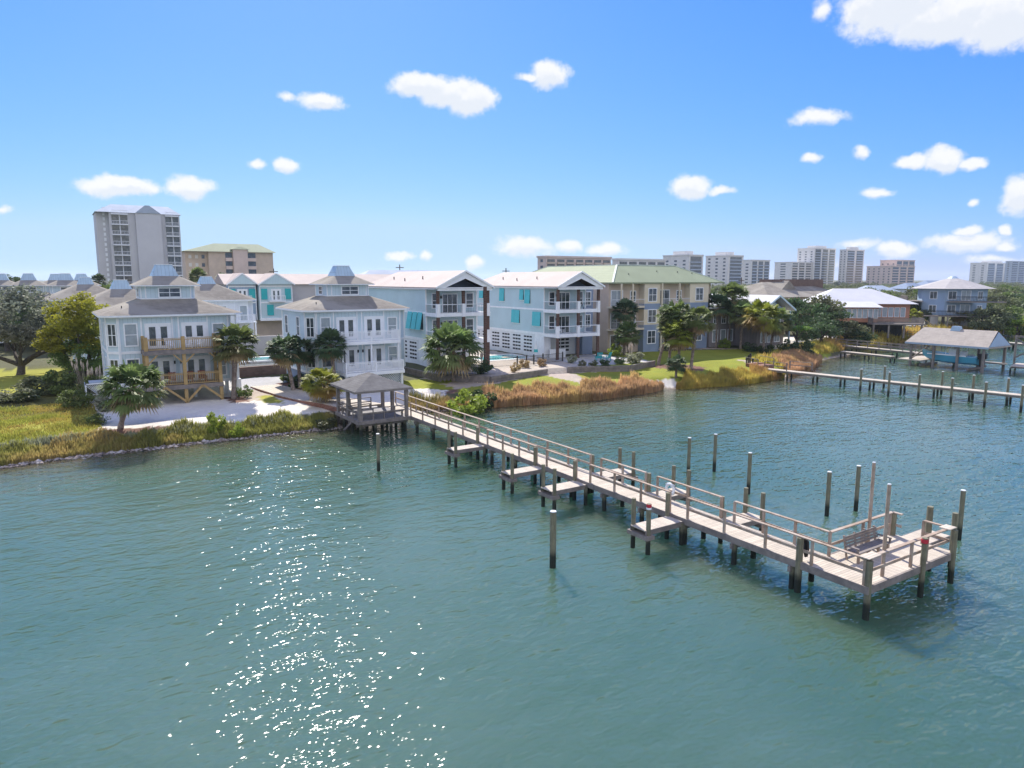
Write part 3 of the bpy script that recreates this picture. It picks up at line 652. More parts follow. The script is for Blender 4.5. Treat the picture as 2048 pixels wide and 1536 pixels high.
# condo behind, with two small gables over teal shutters
t = thing('condo_building', 'grey and teal condo with two small front gables far behind the palms', 'apartment building', (28, 138, 2)); E = 10
MB().box(0, 2.5, 3.3, 40, 12, E).build('wall', M['grey'], t)
MB().box(0, 2.6, -.3, 40, 11.9, 3.29).build('garage_wall', M['tan'], t)
MB().box(-.1, 2.3, 3.2, 40, 2.49, 3.7).box(5.2, -.25, 3.2, 11.6, -.01, 3.7).build('trim', M['white'], t)
for (a, c, yf, lab) in ((.0, 4.9, 1.0, 0), (5.3, 11.4, 0, 1)):
    bx = MB().box(a, yf, 3.3 if lab else 3.3, c, 2.49, E).build('bay', M['blue2' if lab else 'skyb'], t)
    m = MB(); mid = (a+c)/2
    m.extr([(a-.4, yf-.6, E), (mid, yf-.6, E+2.1), (c+.4, yf-.6, E)], (0, 8.2, 0)); m.build('gable_roof', M['metal'], bx)
    MB().extr([(a, yf-.66, E+.02), (mid, yf-.66, E+1.85), (c, yf-.66, E+.02)], (0, .04, 0)).build('gable_wall', M['blue2'], bx)
    m = MB()
    for s in (0, 1):
        xe = a-.4 if s == 0 else c+.4
        m.extr([(xe,yf-.74,E-.22),(mid,yf-.74,E+1.9),(mid,yf-.74,E+2.15),(xe,yf-.74,E+.05)], (0,.05,0))
    m.box(a, yf-.06, 6.5, c, yf-.005, 6.75); m.box(a, yf-.06, 9.5, c, yf-.005, 9.8); m.box(a-.02, yf-.05, 3.3, a+.15, yf-.005, 9.6); m.box(c-.15, yf-.05, 3.3, c+.02, yf-.005, 9.6)
    m.build('gable_trim', M['white'], bx)
    french(t, (mid, yf, 6.9), FACE['-y'], 1.6, 2.1)
    bb = MB().box(mid-1.5, yf-1.0, 6.75, mid+1.5, yf-.07, 6.9).build('balcony', M['white'], bx)
    m = MB(); railing(m, (mid-1.45, yf-.95, 6.9), (mid+1.45, yf-.95, 6.9), 1.05, .3, .06); m.build('railing', M['white'], bb)
    for s in (-1, 1): MB((mid+s*(c-a)*.36, yf, 7.2), FACE['-y']).box(-.55, .01, 0, .55, .12, 2.0).build('shutter', M['tealp'], t)
    MB((mid-1.2, yf, 4.2), FACE['-y']).box(-.6, .01, 0, .6, .12, 2.0).build('shutter', M['tealp'], t)
MB().extr([(-.5, 1.9, E), (-.5, 7.2, E+2.0), (-.5, 12.6, E)], (41, 0, 0)).build('roof', M['metal'], t)

# ---------------------------------------------------------------- green-roofed block
t = thing('apartment_block', 'cream and slate three-storey block under a green metal roof', 'apartment building', (71.4, 83, 2)); E = 10.5
def shift(pts, dx=-71.4, dy=-83): return [(a+dx, b_+dy, c) for a, b_, c in pts]
v = shift([(70.9,81.6,E),(95.5,81.6,E),(95.5,93.4,E),(82.7,93.4,E),(82.7,112,E),(70.9,112,E),(76.8,87.5,E+2.75),(89.6,87.5,E+2.75),(76.8,106.1,E+2.75)])
MB().add(v+[(a,b_,c-.2) for a,b_,c in v[:6]], [(0,1,7,6),(1,2,7),(2,3,6,7),(3,4,8,6),(4,5,8),(5,0,6,8),(14,13,12,11,10,9),(0,9,10,1),(1,10,11,2),(5,14,9,0)]).build('roof', M['green'], t)
m = MB()
for a, c in ((6, 7), (6, 8), (0, 6), (1, 7), (2, 7), (5, 8)): m.bar(v[a], v[c], .28, .12)
m.build('ridge_cap', mat('pale_ridge_metal', (.62,.68,.58), .5), t)
MB().box(0, 0, -.4, 10.8, 27, E-.21).box(10.8, .0, -.4, 22.4, 9.8, E-.21).build('wall', M['tan'], t)
def facade(x0, x1, zs, cols, y=-.03, yd=.0):
    for (z0, z1), cc in zip(zs, cols): MB().box(x0, -1.2, z0, x1, -.005, z1).build('wall_panel', M[cc], t)
ZS = [(-.4, 3.0), (3.0, 3.9), (3.9, 6.3), (6.3, 7.2), (7.2, E-.21)]
for (x0, x1) in ((6.2, 9.6), (16.2, 20.6)):
    facade(x0, x1, ZS, ['slate', 'slate', 'cream', 'slate', 'cream'])
    for z in (1.0, 4.3, 7.6): window(t, ((x0+x1)/2, -1.2, z), FACE['-y'], 1.6, 1.9, 'glass', (2, 2))
for (x0, x1) in ((-.4, 6.2), (9.6, 16.2)):
    for z in (3.2, 6.6):
        bb = MB().box(x0+.02, -1.35, z, x1-.02, -.01, z+.28).build('balcony', M['cream' if x0 < 0 else 'white2'], t)
        m = MB(); m.box(x0+.02, -1.32, z+1.28, x1-.02, -1.26, z+1.34)
        n_ = 26
        for k in range(n_+1): xx = x0+.05+(x1-x0-.1)*k/n_; m.box(xx-.012, -1.3, z+.28, xx+.012, -1.28, z+1.28)
        m.build('railing', M['white2'], bb)
    for z in (.1, 3.5, 6.9):
        window(t, (x0+2.0, 0, z), FACE['-y'], 2.2, 2.3, 'blind' if z > 6 and x0 < 0 else 'glass', (2, 1), name='sliding_door'); window(t, (x1-1.3, 0, z+.7), FACE['-y'], 1.0, 1.5, 'glass', (1, 2))
    for xx in (x0+.1 if x0 > 0 else 1.2, (x0+x1)/2+.6): MB().box(xx-.1, -1.6, -.4, xx+.1, -1.4, E-.21).build('post', M['cream'], t)
m = MB()
for k, (xx, yy, zz) in enumerate(((5, 1.2, 11.5), (12, 2.2, 12), (16.5, 2, 11.9), (19.5, 1.6, 11.7))): m.cyl((xx, yy, zz-.3), (xx, yy, zz+.35), .08, n=6)
m.build('vent_pipe', M['dark'], t)

# ---------------------------------------------------------------- white-roofed cottage, brown-roofed hall, orange house, stilt house
def gable_house(name, label, loc, W_, L, e, H_, wall='greyd', roof='metalw', over=1.6, base=-.3, cat='house', side=.9):
    t = thing(name, label, cat, loc)
    MB().box(-W_/2, 0, base, W_/2, L, e).build('wall', M[wall], t)
    hw = W_/2+side
    v = [(-hw,-over,e),(hw,-over,e),(hw,L+.6,e),(-hw,L+.6,e),(0,-over,e+H_),(0,L+.6,e+H_)]
    MB().add(v+[(a,b_,c-.18) for a,b_,c in v], [(0,4,5,3),(1,2,5,4),(6,9,11,10),(7,10,11,8),(0,3,9,6),(1,7,8,2),(2,3,5),(0,6,10,4),(4,10,7,1),(2,8,11,5),(5,11,9,3)]).build('roof', M[roof], t)
    m = MB()
    for s in (-1, 1): m.extr([(s*hw,-over-.06,e-.26),(0,-over-.06,e+H_-.26),(0,-over-.06,e+H_+.06),(s*hw,-over-.06,e+.06)], (0,.055,0))
    m.build('bargeboard', M['blue'], t)
    MB().extr([(-W_/2, 0, e-.02), (W_/2, 0, e-.02), (0, 0, e+H_*(W_/2)/hw-.2)], (0, .1, 0)).build('gable_wall', M['skyb' if wall == 'greyd' else wall], t)
    return t
t = gable_house('cottage', 'grey cottage with a bright white gabled metal roof behind the lawn palms', (102.8, 77.5, 1.9), 7.2, 15, 5.9, 2.5)
for s in (-1, 1): MB().box(s*3.3-.12, -1.4, -.3, s*3.3+.12, -1.2, 5.7).build('post', M['skyb'], t)
m = MB(); m.box(-3.6, -1.5, 2.6, 3.6, -.01, 2.8); m.build('porch_floor', M['timberg'], t)
for x in (-1.8, 0, 1.8): window(t, (x, 0, .5), FACE['-y'], 1.3, 1.9, 'blind', (2, 1)); window(t, (x, 0, 3.2), FACE['-y'], 1.2, 1.7, 'glass', (2, 1))
MB().box(-10, 4.5, -.3, -3.61, 14, 6.2).build('side_wing', M['greyd'], t)
MB().box(-10.4, 4.1, 6.2, -3.4, 14.4, 6.4).build('wing_roof', M['metalw'], t)
for x in (-8.6, -6.6, -4.8): window(t, (x, 4.5, .6), FACE['-y'], 1.1, 1.9, 'blind', (1, 1)); window(t, (x, 4.5, 3.7), FACE['-y'], .9, 1.4, 'glass', (2, 2))
for y in (1.5, 4, 7.5, 11): window(t, (-3.6 if y < 4.4 else -10, y, 3.4), FACE['-x'], 1.1, 1.5, 'glass', (2, 2))

u0, n0 = pd(1560, 190)
t = thing('hall', 'low hall with a wide brown hipped roof behind the white cottage', 'building', (u0, n0, 2))
MB().box(-14, -7, -.5, 17, 9, 6.5).build('wall', M['tan'], t)
e = [(-16,-9),(19,-9),(19,11),(-16,11)]
MB().prism(e, 6.5, 10.2, [(-6,1),(9,1),(9,1.2),(-6,1.2)]).build('roof', M['shing'], t)
MB().box(-2, -2, 8.0, 16, 5, 10.9).build('upper_roof', mat('dark_brown_roof', (.16,.11,.09), .9), t)
MB().extr([(-4.5,-4,8.3),(-1.5,-4,10.6),(1.5,-4,8.3)], (0,5,0)).build('dormer', M['shing'], t)

u0, n0 = pd(1735, 146)
t = thing('orange_house', 'orange-sided house with a white metal roof and a raised deck among dark trees', 'house', (u0, n0, 1.8), R(-42))
MB().box(-9, 0, 2.6, 8.5, 11, 6.2).build('wall', M['orange'], t)
MB().prism([(-10.5,-1),(9.8,-1),(9.8,12),(-10.5,12)], 6.2, 9.2, [(-5,5.4),(2.5,5.4),(2.5,5.6),(-5,5.6)]).build('roof', M['metalw'], t)
MB().box(-5.5, -3.2, 2.6, 1.5, -.01, 5.6).build('front_room', M['orange'], t)
MB().prism([(-6.2,-3.9),(2.2,-3.9),(2.2,.4),(-6.2,.4)], 5.6, 6.6, [(-5.2,-.6),(1.2,-.6),(1.2,.3),(-5.2,.3)]).build('front_roof', M['metalw'], t)
for k in range(7): window(t, (-5+k*1.0, -3.2, 3.5), FACE['-y'], .7, 1.7, 'blind', (1, 1), t=.08)
for k in range(5): window(t, (2.6+k*1.15, 0, 3.6), FACE['-y'], .8, 1.8, 'blind', (1, 1), t=.08)
for k in range(3): window(t, (-5.5, -2.6+k*1.0, 3.5), FACE['-x'], .7, 1.7, 'blind', (1, 1), t=.08)
d = MB().box(-.5, -6.5, 2.3, 9, -3.25, 2.55).box(1.55, -3.25, 2.3, 9, -.02, 2.55).build('deck', M['timberg'], t)
m = MB(); railing(m, (-.4, -6.4, 2.55), (8.9, -6.4, 2.55), 1.1, .16, .07); railing(m, (8.9, -6.4, 2.55), (8.9, -.2, 2.55), 1.1, .2, .06); railing(m, (-.4, -6.4, 2.55), (-.4, -3.4, 2.55), 1.1, .16, .07); m.build('railing', M['timberg'], d)
for x in (-.2, 2.6, 5.4, 8.6): MB().box(x-.15, -6.4, -.3, x+.15, -6.1, 2.29).build('post', M['timberg'], t)
MB().box(-8, .5, -.3, 7.5, 10, 2.59).build('underfloor_shade', M['black'], t)  # solid dark box in place of the shade under the raised floor
m = MB()
for k in range(9): m.box(9.05+k*.4, -6.2, 2.35-k*.27, 9.45+k*.4, -5.0, 2.42-k*.27)
m.bar((9, -6.25, 3.4), (12.7, -6.25, .9), .08, .12); m.bar((9, -6.25, 2.3), (12.7, -6.25, -.1), .06, .3)
m.build('stairs', M['timber'], t)

u0, n0 = pd(1906, 172)
t = thing('stilt_house', 'sky blue eight-sided house on stilts with wraparound decks', 'house', (u0, n0, 1.0)); t.scale = (1.1, 1.1, 1.06); t.rotation_euler[2] = R(-52)
o8 = lambda r_: [(r_*math.cos(R(22.5+45*k)), r_*math.sin(R(22.5+45*k))) for k in range(8)]
MB().prism(o8(6.6), 3.4, 9.2).build('wall', M['skyb'], t)
MB().prism(o8(8.2), 9.2, 11.5, o8(.9)).build('roof', mat('pale_grey_shingles', (.40,.38,.37), .9, .1, 1, kind='shingle'), t)
MB().prism(o8(1.3), 11.3, 11.9, o8(.5)).build('roof_cap', M['cap'], t)
m = MB()
for a, (x, y) in enumerate(o8(6.1)): m.box(x-.17, y-.17, -.3, x+.17, y+.17, 3.4)
for x in (-2.5, 2.5): m.box(x-.15, -5.5, -.3, x+.15, -5.2, 3.4)
m.build('stilt', M['timberg'], t)
for z, sz in ((3.2, (-8, 8)), (6.3, (-2.2, 8))):
    d = MB().box(sz[0], -8.6, z, sz[1], -6.1, z+.2).build('deck', M['timberg'], t)
    m = MB(); railing(m, (sz[0], -8.5, z+.2), (sz[1], -8.5, z+.2), 1.1, .25, .06); m.build('railing', M['dark'], d)
    d2 = MB().box(-9.5, -5, z, -6.3, 3, z+.2).build('deck', M['timberg'], t); m = MB(); railing(m, (-9.4, -5, z+.2), (-9.4, 3, z+.2), 1.1, .25, .06); m.build('railing', M['timberg'], d2)
for x in (-8, -2.2, 3, 8): MB().box(x-.12, -8.55, -.3, x+.12, -8.3, 3.2).build('post', M['timberg'], t)
for x in (-9.3, -9.3): MB().box(x-.1, -4.9, -.3, x+.1, -4.7, 7.4).build('post', M['timberg'], t)
yw = -6.6*math.cos(R(22.5))
for z in (4.0, 7.0):
    window(t, (-1.2, yw, z), FACE['-y'], 1.4, 1.6, 'glass', (2, 1)); window(t, (1.3, yw, z-.2), FACE['-y'], 1.6, 1.9, 'blind', (2, 1))
    for aa in (225, 315): window(t, (6.6*math.cos(R(22.5))*math.cos(R(aa)), 6.6*math.cos(R(22.5))*math.sin(R(aa)), z), R(aa), 1.5, 1.5, 'glass', (2, 1))
for (x0, x1) in ((-4.5, -3), (1.0, 3.2)): MB().box(x0, -4, -.3, x1, 2, 3.35).build('storage_wall', M['conc'], t)

# ---------------------------------------------------------------- towers
def corner_box(px0, ps, px1, d):
    uc, nc = pd(ps, d); n2 = uc/math.tan(az(px0)) if az(px0) > .002 else nc+20; n2 = min(n2, nc+45); u2 = nc*math.tan(az(px1)); return uc, nc, u2, n2
def tower(name, label, px0, ps, px1, ytop, d, left='cream', front='concb', fl=3.1, bands=3, lb=2, ph=True, cat='tower block', group=None):
    uc, nc, u2, n2 = corner_box(px0, ps, px1, d); zt = zat(ytop, d)
    W_, L = u2-uc, n2-nc; H_ = zt-1.5
    t = thing(name, label, cat, (uc, nc, 1.5), 0, group)
    MB().box(0, 0, 0, W_, L, H_).build('wall', M[left], t)
    MB().box(-.05*W_*0-.4, -.4, H_+.002, W_+.4, L+.4, H_+fl*.3).build('parapet', M[left], t)
    if ph: MB().box(W_*.25, L*.25, H_+fl*.3, W_*.75, L*.75, H_+fl*1.3).build('penthouse', M[left], t)
    nf = int(H_/fl)
    for k in range(bands):               # stacks of recessed balconies on the front
        a = W_*(k+.12)/bands; c = W_*(k+.88)/bands
        bk = MB().box(a, -.12, fl*.3, c, -.005, H_-fl*.25).build('balcony_recess', M['glass'], t)
        m = MB()
        for f_ in range(nf): m.box(a-.1, -.9, f_*fl+.2, c+.1, -.13, f_*fl+.2+fl*.3)
        m.build('balcony', M[front], bk)
    for k in range(lb):
        m = MB(); n_ = max(1, nf)
        for f_ in range(n_):
            a = L*(k+.35)/lb; c = L*(k+.65)/lb
            m.box(-.1, a, f_*fl+fl*.35, -.005, c, f_*fl+fl*.8)
            m.build('window', M['glass'], t); m = MB()
    return t
tower('tower_block', 'cream and blue tower block standing right behind the green roof', 1325, 1376, 1405, 511, 600, 'conc', 'concb', bands=1, lb=3)
tower('tower_block', 'pale tower block second right of the green roof with a square penthouse', 1410, 1455, 1485, 512, 650, 'conc', 'concb', bands=1, lb=3)
tower('tower_block', 'low blue-striped tower block between the green roof and the twin towers', 1484, 1502, 1538, 521, 740, 'conc', 'concb', bands=3, lb=1, ph=False)
tower('tower_block', 'lower wing block left in front of the twin towers', 1548, 1582, 1622, 525, 880, 'conc', 'conc', bands=3, lb=1, ph=False)
tower('tower_block', 'tallest pale tower block, left one of the twin towers', 1592, 1626, 1668, 497, 900, 'conc', 'concb', bands=3, lb=3)
tower('tower_block', 'right one of the pale twin tower blocks', 1676, 1690, 1725, 500, 900, 'conc', 'concb', bands=2, lb=2)
tower('tower_block', 'pink-beige stepped hotel block right of the twin towers', 1732, 1782, 1828, 533, 850, 'pink', 'pink', bands=3, lb=5, ph=False)
tower('tower_block', 'taller rear part of the pink-beige hotel with a flat top', 1758, 1790, 1827, 521, 880, 'pink', 'pink', bands=3, lb=3, ph=False)
tower('tower_block', 'long far tower block at the right edge of the skyline', 1938, 1972, 2022, 526, 1300, 'conc', 'concb', bands=3, lb=2)
tower('tower_block', 'blue-grey far tower block cut by the right edge of the photo', 2008, 2020, 2075, 523, 1250, 'concb', 'concb', bands=4, lb=1, ph=False)
tower('apartment_row', 'tan flat-topped apartment row behind the blue condos, left of the other row', 1075, 1092, 1221, 515, 350, 'pink', 'tan', bands=7, lb=1, ph=False, cat='apartment building')
tower('apartment_row', 'white flat-topped apartment row showing above the green roof', 1224, 1236, 1330, 520, 380, 'conc', 'conc', bands=5, lb=1, ph=False, cat='apartment building')

# big grey tower on the left
t = thing('tower_block', 'grey eleven-storey tower block with a blue metal mansard roof', 'tower block', (*pd(228, 215), 1.5)); u0, n0, _ = t.location
W_ = n0*math.tan(az(367))-u0; H_ = zat(424, 215)-1.5; fl = 3.0
MB().box(0, 0, 0, W_, 14, H_).box(-3.3, 3, 0, -.01, 13.5, H_).build('wall', M['tower'], t)
MB().prism([(-3.6,-.5),(W_+.5,-.5),(W_+.5,14.6),(-3.6,14.6)], H_, H_+2.7, [(1.0,4.5),(W_-2.5,4.5),(W_-2.5,11),(1.0,11)]).build('roof', M['concb'], t)
MB().extr([(W_*.36,-1.5,H_+.02),(W_*.5,-1.5,H_+2.3),(W_*.56,-1.5,H_+2.3),(W_*.72,-1.5,H_+.02)], (0,7,0)).build('dormer_roof', M['concb'], t)
MB().box(W_*.36, -1.2, 0, W_*.72, -.01, H_).build('stair_core', M['tower'], t)
for a, c in ((.6, W_*.25), (W_*.79, W_-.4)):
    bk = MB().box(a, -.1, .6, c, -.005, H_-.5).build('balcony_recess', M['glass'], t)
    for f_ in range(11):
        m = MB(); m.box(a-.1, -1.1, f_*fl-.1+.5, c+.1, -.11, f_*fl+.25+.5); n_ = 12
        for k in range(n_): xx = a+(c-a)*k/(n_-1); m.box(xx-.03, -1.08, f_*fl+.7, xx+.03, -1.0, f_*fl+1.6)
        m.box(a, -1.1, f_*fl+1.6, c, -1.0, f_*fl+1.7); m.box((a+c)/2-.12, -.3, f_*fl+.5, (a+c)/2+.12, -.11, min(H_, f_*fl+fl+.4))
        m.build('balcony', M['white2'], t)
for f_ in range(22): MB().box(-1.5, 2.9, f_*1.5+.3, -.9, 2.98, f_*1.5+1.2).build('window', M['white'], t)

t = thing('hotel', 'tan seven-storey hotel with a green and cream hipped roof beside the grey tower', 'hotel', (*pd(420, 262), 1.5)); u0, n0, _ = t.location
W_ = n0*math.tan(az(548))-u0; H_ = zat(503, 262)-1.5; L = 16
MB().box(0, 0, 0, W_, L, H_).box(-7.5, 2.5, 0, -.01, L, H_).build('wall', M['tan'], t)
MB().prism([(-8.5,-1.2),(W_+1,-1.2),(W_+1,L+1),(-8.5,L+1)], H_, H_+3.2, [(3,5),(W_-4,5),(W_-4,L-5),(3,L-5)]).build('roof', M['green'], t)
MB().box(W_*.36, -1.8, 0, W_*.58, -.01, H_+.9).build('stair_core', M['pink'], t)
MB().prism([(W_*.33,-2.3),(W_*.61,-2.3),(W_*.61,2),(W_*.33,2)], H_+.91, H_+1.9, [(W_*.45,-.8),(W_*.5,-.8),(W_*.5,1),(W_*.45,1)]).build('core_roof', M['green'], t)
for a, c in ((W_*.25, W_*.355), (W_*.585, W_*.72)):
    bk = MB().box(a, -.1, .6, c, -.005, H_-.3).build('balcony_recess', M['glass'], t)
    m = MB()
    for f_ in range(7): m.box(a, -1.0, f_*2.95+.3, c, -.11, f_*2.95+1.5)
    m.build('balcony', M['pink'], bk)
for k in range(3):
    for f_ in range(7): MB().box(-6.4+k*2.2, 2.38, f_*2.95+1.2, -5.4+k*2.2, 2.49, f_*2.95+2.5).build('window', M['conc' if k < 2 else 'glass'], t)

# small roofs showing among the far trees
for i_, (px, d, y, w_, mt, lb) in enumerate(((1770, 300, 571, 20, 'concb', 'low pale roof among the trees under the pink-beige hotel'), (1840, 330, 566, 16, 'slate', 'small slate roof behind the stilt house, left'),
      (1880, 420, 561, 22, 'slate', 'dark far roof just above the stilt house ridge'), (1730, 260, 578, 12, 'shing', 'small brown roof right behind the orange house'),
      (815, 175, 540, 24, 'concb', 'grey hipped roof peeking over the first gabled condo'), (1070, 210, 545, 10, 'shing', 'small brown roof left of the tan apartment row'), (1345, 190, 560, 9, 'shing', 'hidden brown roof right behind the green-roofed block'))):
    z = zat(y, d); u0, n0 = pd(px, d)
    t = thing('small_house', lb, 'house', (u0, n0, 1.5))
    MB().box(-w_/2, 0, -.5, w_/2, 9, z-4.1).build('wall', M['white2'], t)
    MB().prism([(-w_/2-1,-1),(w_/2+1,-1),(w_/2+1,10),(-w_/2-1,10)], z-4.1, z-1.5, [(-w_/2+4,4.4),(w_/2-4,4.4),(w_/2-4,4.6),(-w_/2+4,4.6)]).build('roof', M[mt], t)

# ---------------------------------------------------------------- pier
def gat(px, py):
    z = 1.3
    for _ in range(5): u, n = at(px, py, z); z = gz(u, n)
    return u, n, z
DZ = 1.35
PX0, PX1 = 25.4, 27.0
pier = thing('pier', 'long weathered timber pier with railings, side fingers and a wide end platform', 'pier', (PX0, 35, 0))
def P_(m, name, mt, par=pier):
    m.v = [(a-PX0, b_-35, c) for a, b_, c in m.v]; return m.build(name, M[mt], par)
P_(MB().box(PX0, 14.2, DZ-.05, PX1, 62.6, DZ), 'walkway', 'deckx')
P_(MB().box(PX1+.004, 14.2, DZ-.05, 31.9, 16.85, DZ), 'end_platform', 'decky')
for x in (PX0-.05, PX1-.0): P_(MB().box(x, 14.1 if x < 26 else 16.9, DZ-.3, x+.05, 62.6, DZ+.005), 'stringer', 'timberg')
P_(MB().box(PX0, 14.1, DZ-.3, 31.95, 14.195, DZ+.005), 'stringer', 'timberg'); P_(MB().box(PX1+.06, 16.86, DZ-.3, 31.95, 16.95, DZ+.005), 'stringer', 'timberg'); P_(MB().box(31.905, 14.2, DZ-.3, 31.96, 15.4, DZ+.005), 'stringer', 'timberg')
TH = 2.42
def rail_run(pts, posts, gap_post=True):
    for a, c in zip(pts[:-1], pts[1:]):
        m = MB(); m.bar((a[0], a[1], TH), (c[0], c[1], TH), .16, .045); P_(m, 'handrail', 'rail')
        m = MB(); m.bar((a[0], a[1], DZ+.5), (c[0], c[1], DZ+.5), .04, .12); P_(m, 'mid_rail', 'rail')
    for x, y in posts: P_(MB().box(x-.05, y-.05, DZ-.2, x+.05, y+.05, TH-.02), 'rail_post', 'rail')
def spread(a, c, n): return [(a[0]+(c[0]-a[0])*k/n, a[1]+(c[1]-a[1])*k/n) for k in range(n+1)]
xl, xr = PX0+.06, PX1-.05
for a, c in ((55.2, 43.7), (42.4, 36.3), (35.2, 32.2), (30.9, 24.6), (23.4, 14.35)):
    rail_run([(xl, a), (xl, c)], spread((xl, a), (xl, c), max(1, round((a-c)/2.1))))
for a, c in ((61.8, 32.7), (31.7, 27.9), (27.0, 22.6)):
    rail_run([(xr, a), (xr, c)], spread((xr, a), (xr, c), max(1, round((a-c)/2.2))))
rail_run([(xr, 21.8), (xr, 16.8), (31.75, 16.8), (31.75, 16.35)], spread((xr, 21.8), (xr, 16.8), 3)+[(29.4, 16.8), (31.6, 16.8)])
rail_run([(xl, 14.35), (31.75, 14.3), (31.75, 15.4)], [(25.75, 14.3), (28.7, 14.3), (29.9, 14.3), (31.75, 15.4)])
P_(MB().box(PX0-.05, 14.15, TH+.024, 26.2, 14.55, TH+.06), 'corner_board', 'deckx'); P_(MB().box(31.3, 14.1, TH+.024, 31.9, 14.55, TH+.06), 'corner_board', 'deckx')
def piling(x, y, zt, r=.13, zb=-2.6, par=None, capm=None):
    o = P_(MB().cyl((x, y, zb), (x, y, zt), r, r*.93, 10), 'piling', 'pile', par or pier); return o
nk = 0
for y in np.arange(17.5, 60, 3.05):
    for x in (PX0+.12, PX1-.12): piling(x, y, DZ-.31)
    P_(MB().box(PX0-.15, y-.06, DZ-.55, PX1+.15, y+.06, DZ-.305), 'cross_beam', 'timberg')
for x, y, zt, r in ((25.5, 14.2, 2.36, .135), (29.25, 14.08, 2.55, .12), (31.75, 14.1, 2.38, .125), (31.75, 16.75, 2.38, .15), (28.6, 16.75, 1.1, .14), (25.42, 17.15, 2.38, .15)): piling(x, y, zt, r)
P_(MB().cyl((29.25, 14.08, 2.34), (29.25, 14.08, 2.5), .137, n=12), 'reflector_band', 'redtape')
def finger(y0, y1, x0, x1, left, hi=2.5, red=False):
    z = 1.2
    P_(MB().box(x0, y0, z-.05, x1, y1, z), 'finger_deck', 'decky'); P_(MB().box(x0, y0-.04, z-.25, x1, y0-.002, z-.0).box(x0, y1+.002, z-.25, x1, y1+.04, z), 'finger_joist', 'timberg')
    xo = x0+.18 if left else x1-.18
    P_(MB().box(xo-.25, y0-.2, z-.45, xo+.25, y1+.2, z-.26), 'cross_beam', 'timberg')
    for y in (y0-.02, y1+.02): piling(xo, y, hi, .12)
    xi = PX0-.1 if left else PX1+.1
    piling(xi, y1 if left else y1-.1, 2.4, .12); piling(xi, y0, 1.1, .12)
    if red: P_(MB().cyl((xo, y0-.02, hi-.16), (xo, y0-.02, hi-.01), .126, n=12), 'reflector_band', 'redtape'); P_(MB().cyl((xo, y0-.02, hi-.26), (xo, y0-.02, hi-.17), .125, n=12), 'reflector_band', 'white')
finger(42.6, 43.55, 22.8, PX0-.06, True); finger(35.3, 36.25, 22.75, PX0-.06, True); finger(31.1, 32.15, 22.85, PX0-.06, True); finger(23.6, 24.6, 22.85, PX0-.06, True, 2.5, True)
finger(31.6, 32.8, PX1+.06, 29.6, False); finger(26.8, 27.9, PX1+.06, 29.3, False); finger(21.8, 22.8, PX1+.06, 29.2, False)
P_(MB().box(31.97, 15.45, 1.15, 34.3, 16.6, 1.2), 'finger_deck', 'decky'); P_(MB().box(31.97, 15.41, .95, 34.3, 15.448, 1.2).box(31.97, 16.602, .95, 34.3, 16.64, 1.2), 'finger_joist', 'timberg')
piling(*at(1861, 1013, 2.55), 2.55, .15); piling(*at(1911, 1026, 2.55), 2.55, .13); piling(32.3, 15.3, 1.1, .13)
# standing pilings
def pile_thing(px, pb, pt, label, r=.13, group=None):
    u, n = at(px, pb, 0); zt = zat(pt, depth(u, n))
    t = thing('piling', label, 'piling', (u, n, 0), 0, group)
    MB().cyl((0,0,-2.6), (.02,0,zt-.03), r, r*.95, 12).build('shaft', M['pile'], t, smooth=False)
    MB().cyl((.02,0,zt-.029), (.02,0,zt), r*1.03, r*.9, 12).build('pile_cap', M['pilec'], t)
for a in ((757,942,867,'lone mooring piling nearest the timber pavilion'), (1105,1135,1022,'thick lone piling left of the pier in open water, white-capped',.15), (1376,953,875,'leftmost thin piling of the three beyond the middle of the pier'),
          (1428,943,868,'middle piling of the three beyond the pier, furthest out'), (1496,988,905,'rightmost piling of the three beyond the middle of the pier'), (1653,1032,943,'piling left of the pair behind the pier bench'),
          (1711,1022,931,'piling right of the pair behind the pier bench'), (1917,1080,980,'tall piling standing just beyond the pier end, furthest right')):
    pile_thing(*a[:4], *(a[4:] or (.12,)))
for x, y, zt, lb in ((29.75, 16.72, 5.05, 'tall bare pole behind the pier bench'), (26.85, 14.42, 5.1, 'tall bare pole at the near edge of the pier end')):
    t = thing('pole', lb, 'pole', (x, y, 0)); MB().cyl((0,0,DZ), (0,0,zt), .075, .07, 10).build('shaft', M['rail'], t); MB().cyl((0,0,zt+.001), (0,0,zt+.03), .075, .06, 10).build('pole_cap', M['pilec'], t)
# bench
t = thing('bench', 'weathered slatted timber bench on the pier end platform', 'bench', (28.35, 15.9, DZ))
MB().box(-1.2, -.3, .42, 1.2, -.17, .46).box(-1.2, -.155, .42, 1.2, -.02, .46).box(-1.2, -.005, .42, 1.2, .13, .46).box(-1.2, .145, .42, 1.2, .26, .46).build('seat', M['timberg'], t)
m = MB()
for k in range(4): m.bar((-1.2, .31+.03*k, .56+k*.12), (1.2, .31+.03*k, .56+k*.12), .03, .09)
m.build('backrest', M['timberg'], t)
for x in (-1.1, -.37, .37, 1.1):
    MB().box(x-.045, -.28, 0, x+.045, -.19, .415).build('leg', M['rail'], t); MB().bar((x, .27, 0), (x, .46, 1.0), .08, .06).build('leg', M['rail'], t)
for x in (-1.2, 1.2): MB().box(x-.05, -.3, .62, x+.05, .3, .66).box(x-.04, -.28, .47, x+.04, -.21, .615).build('armrest', M['timberg'], t)
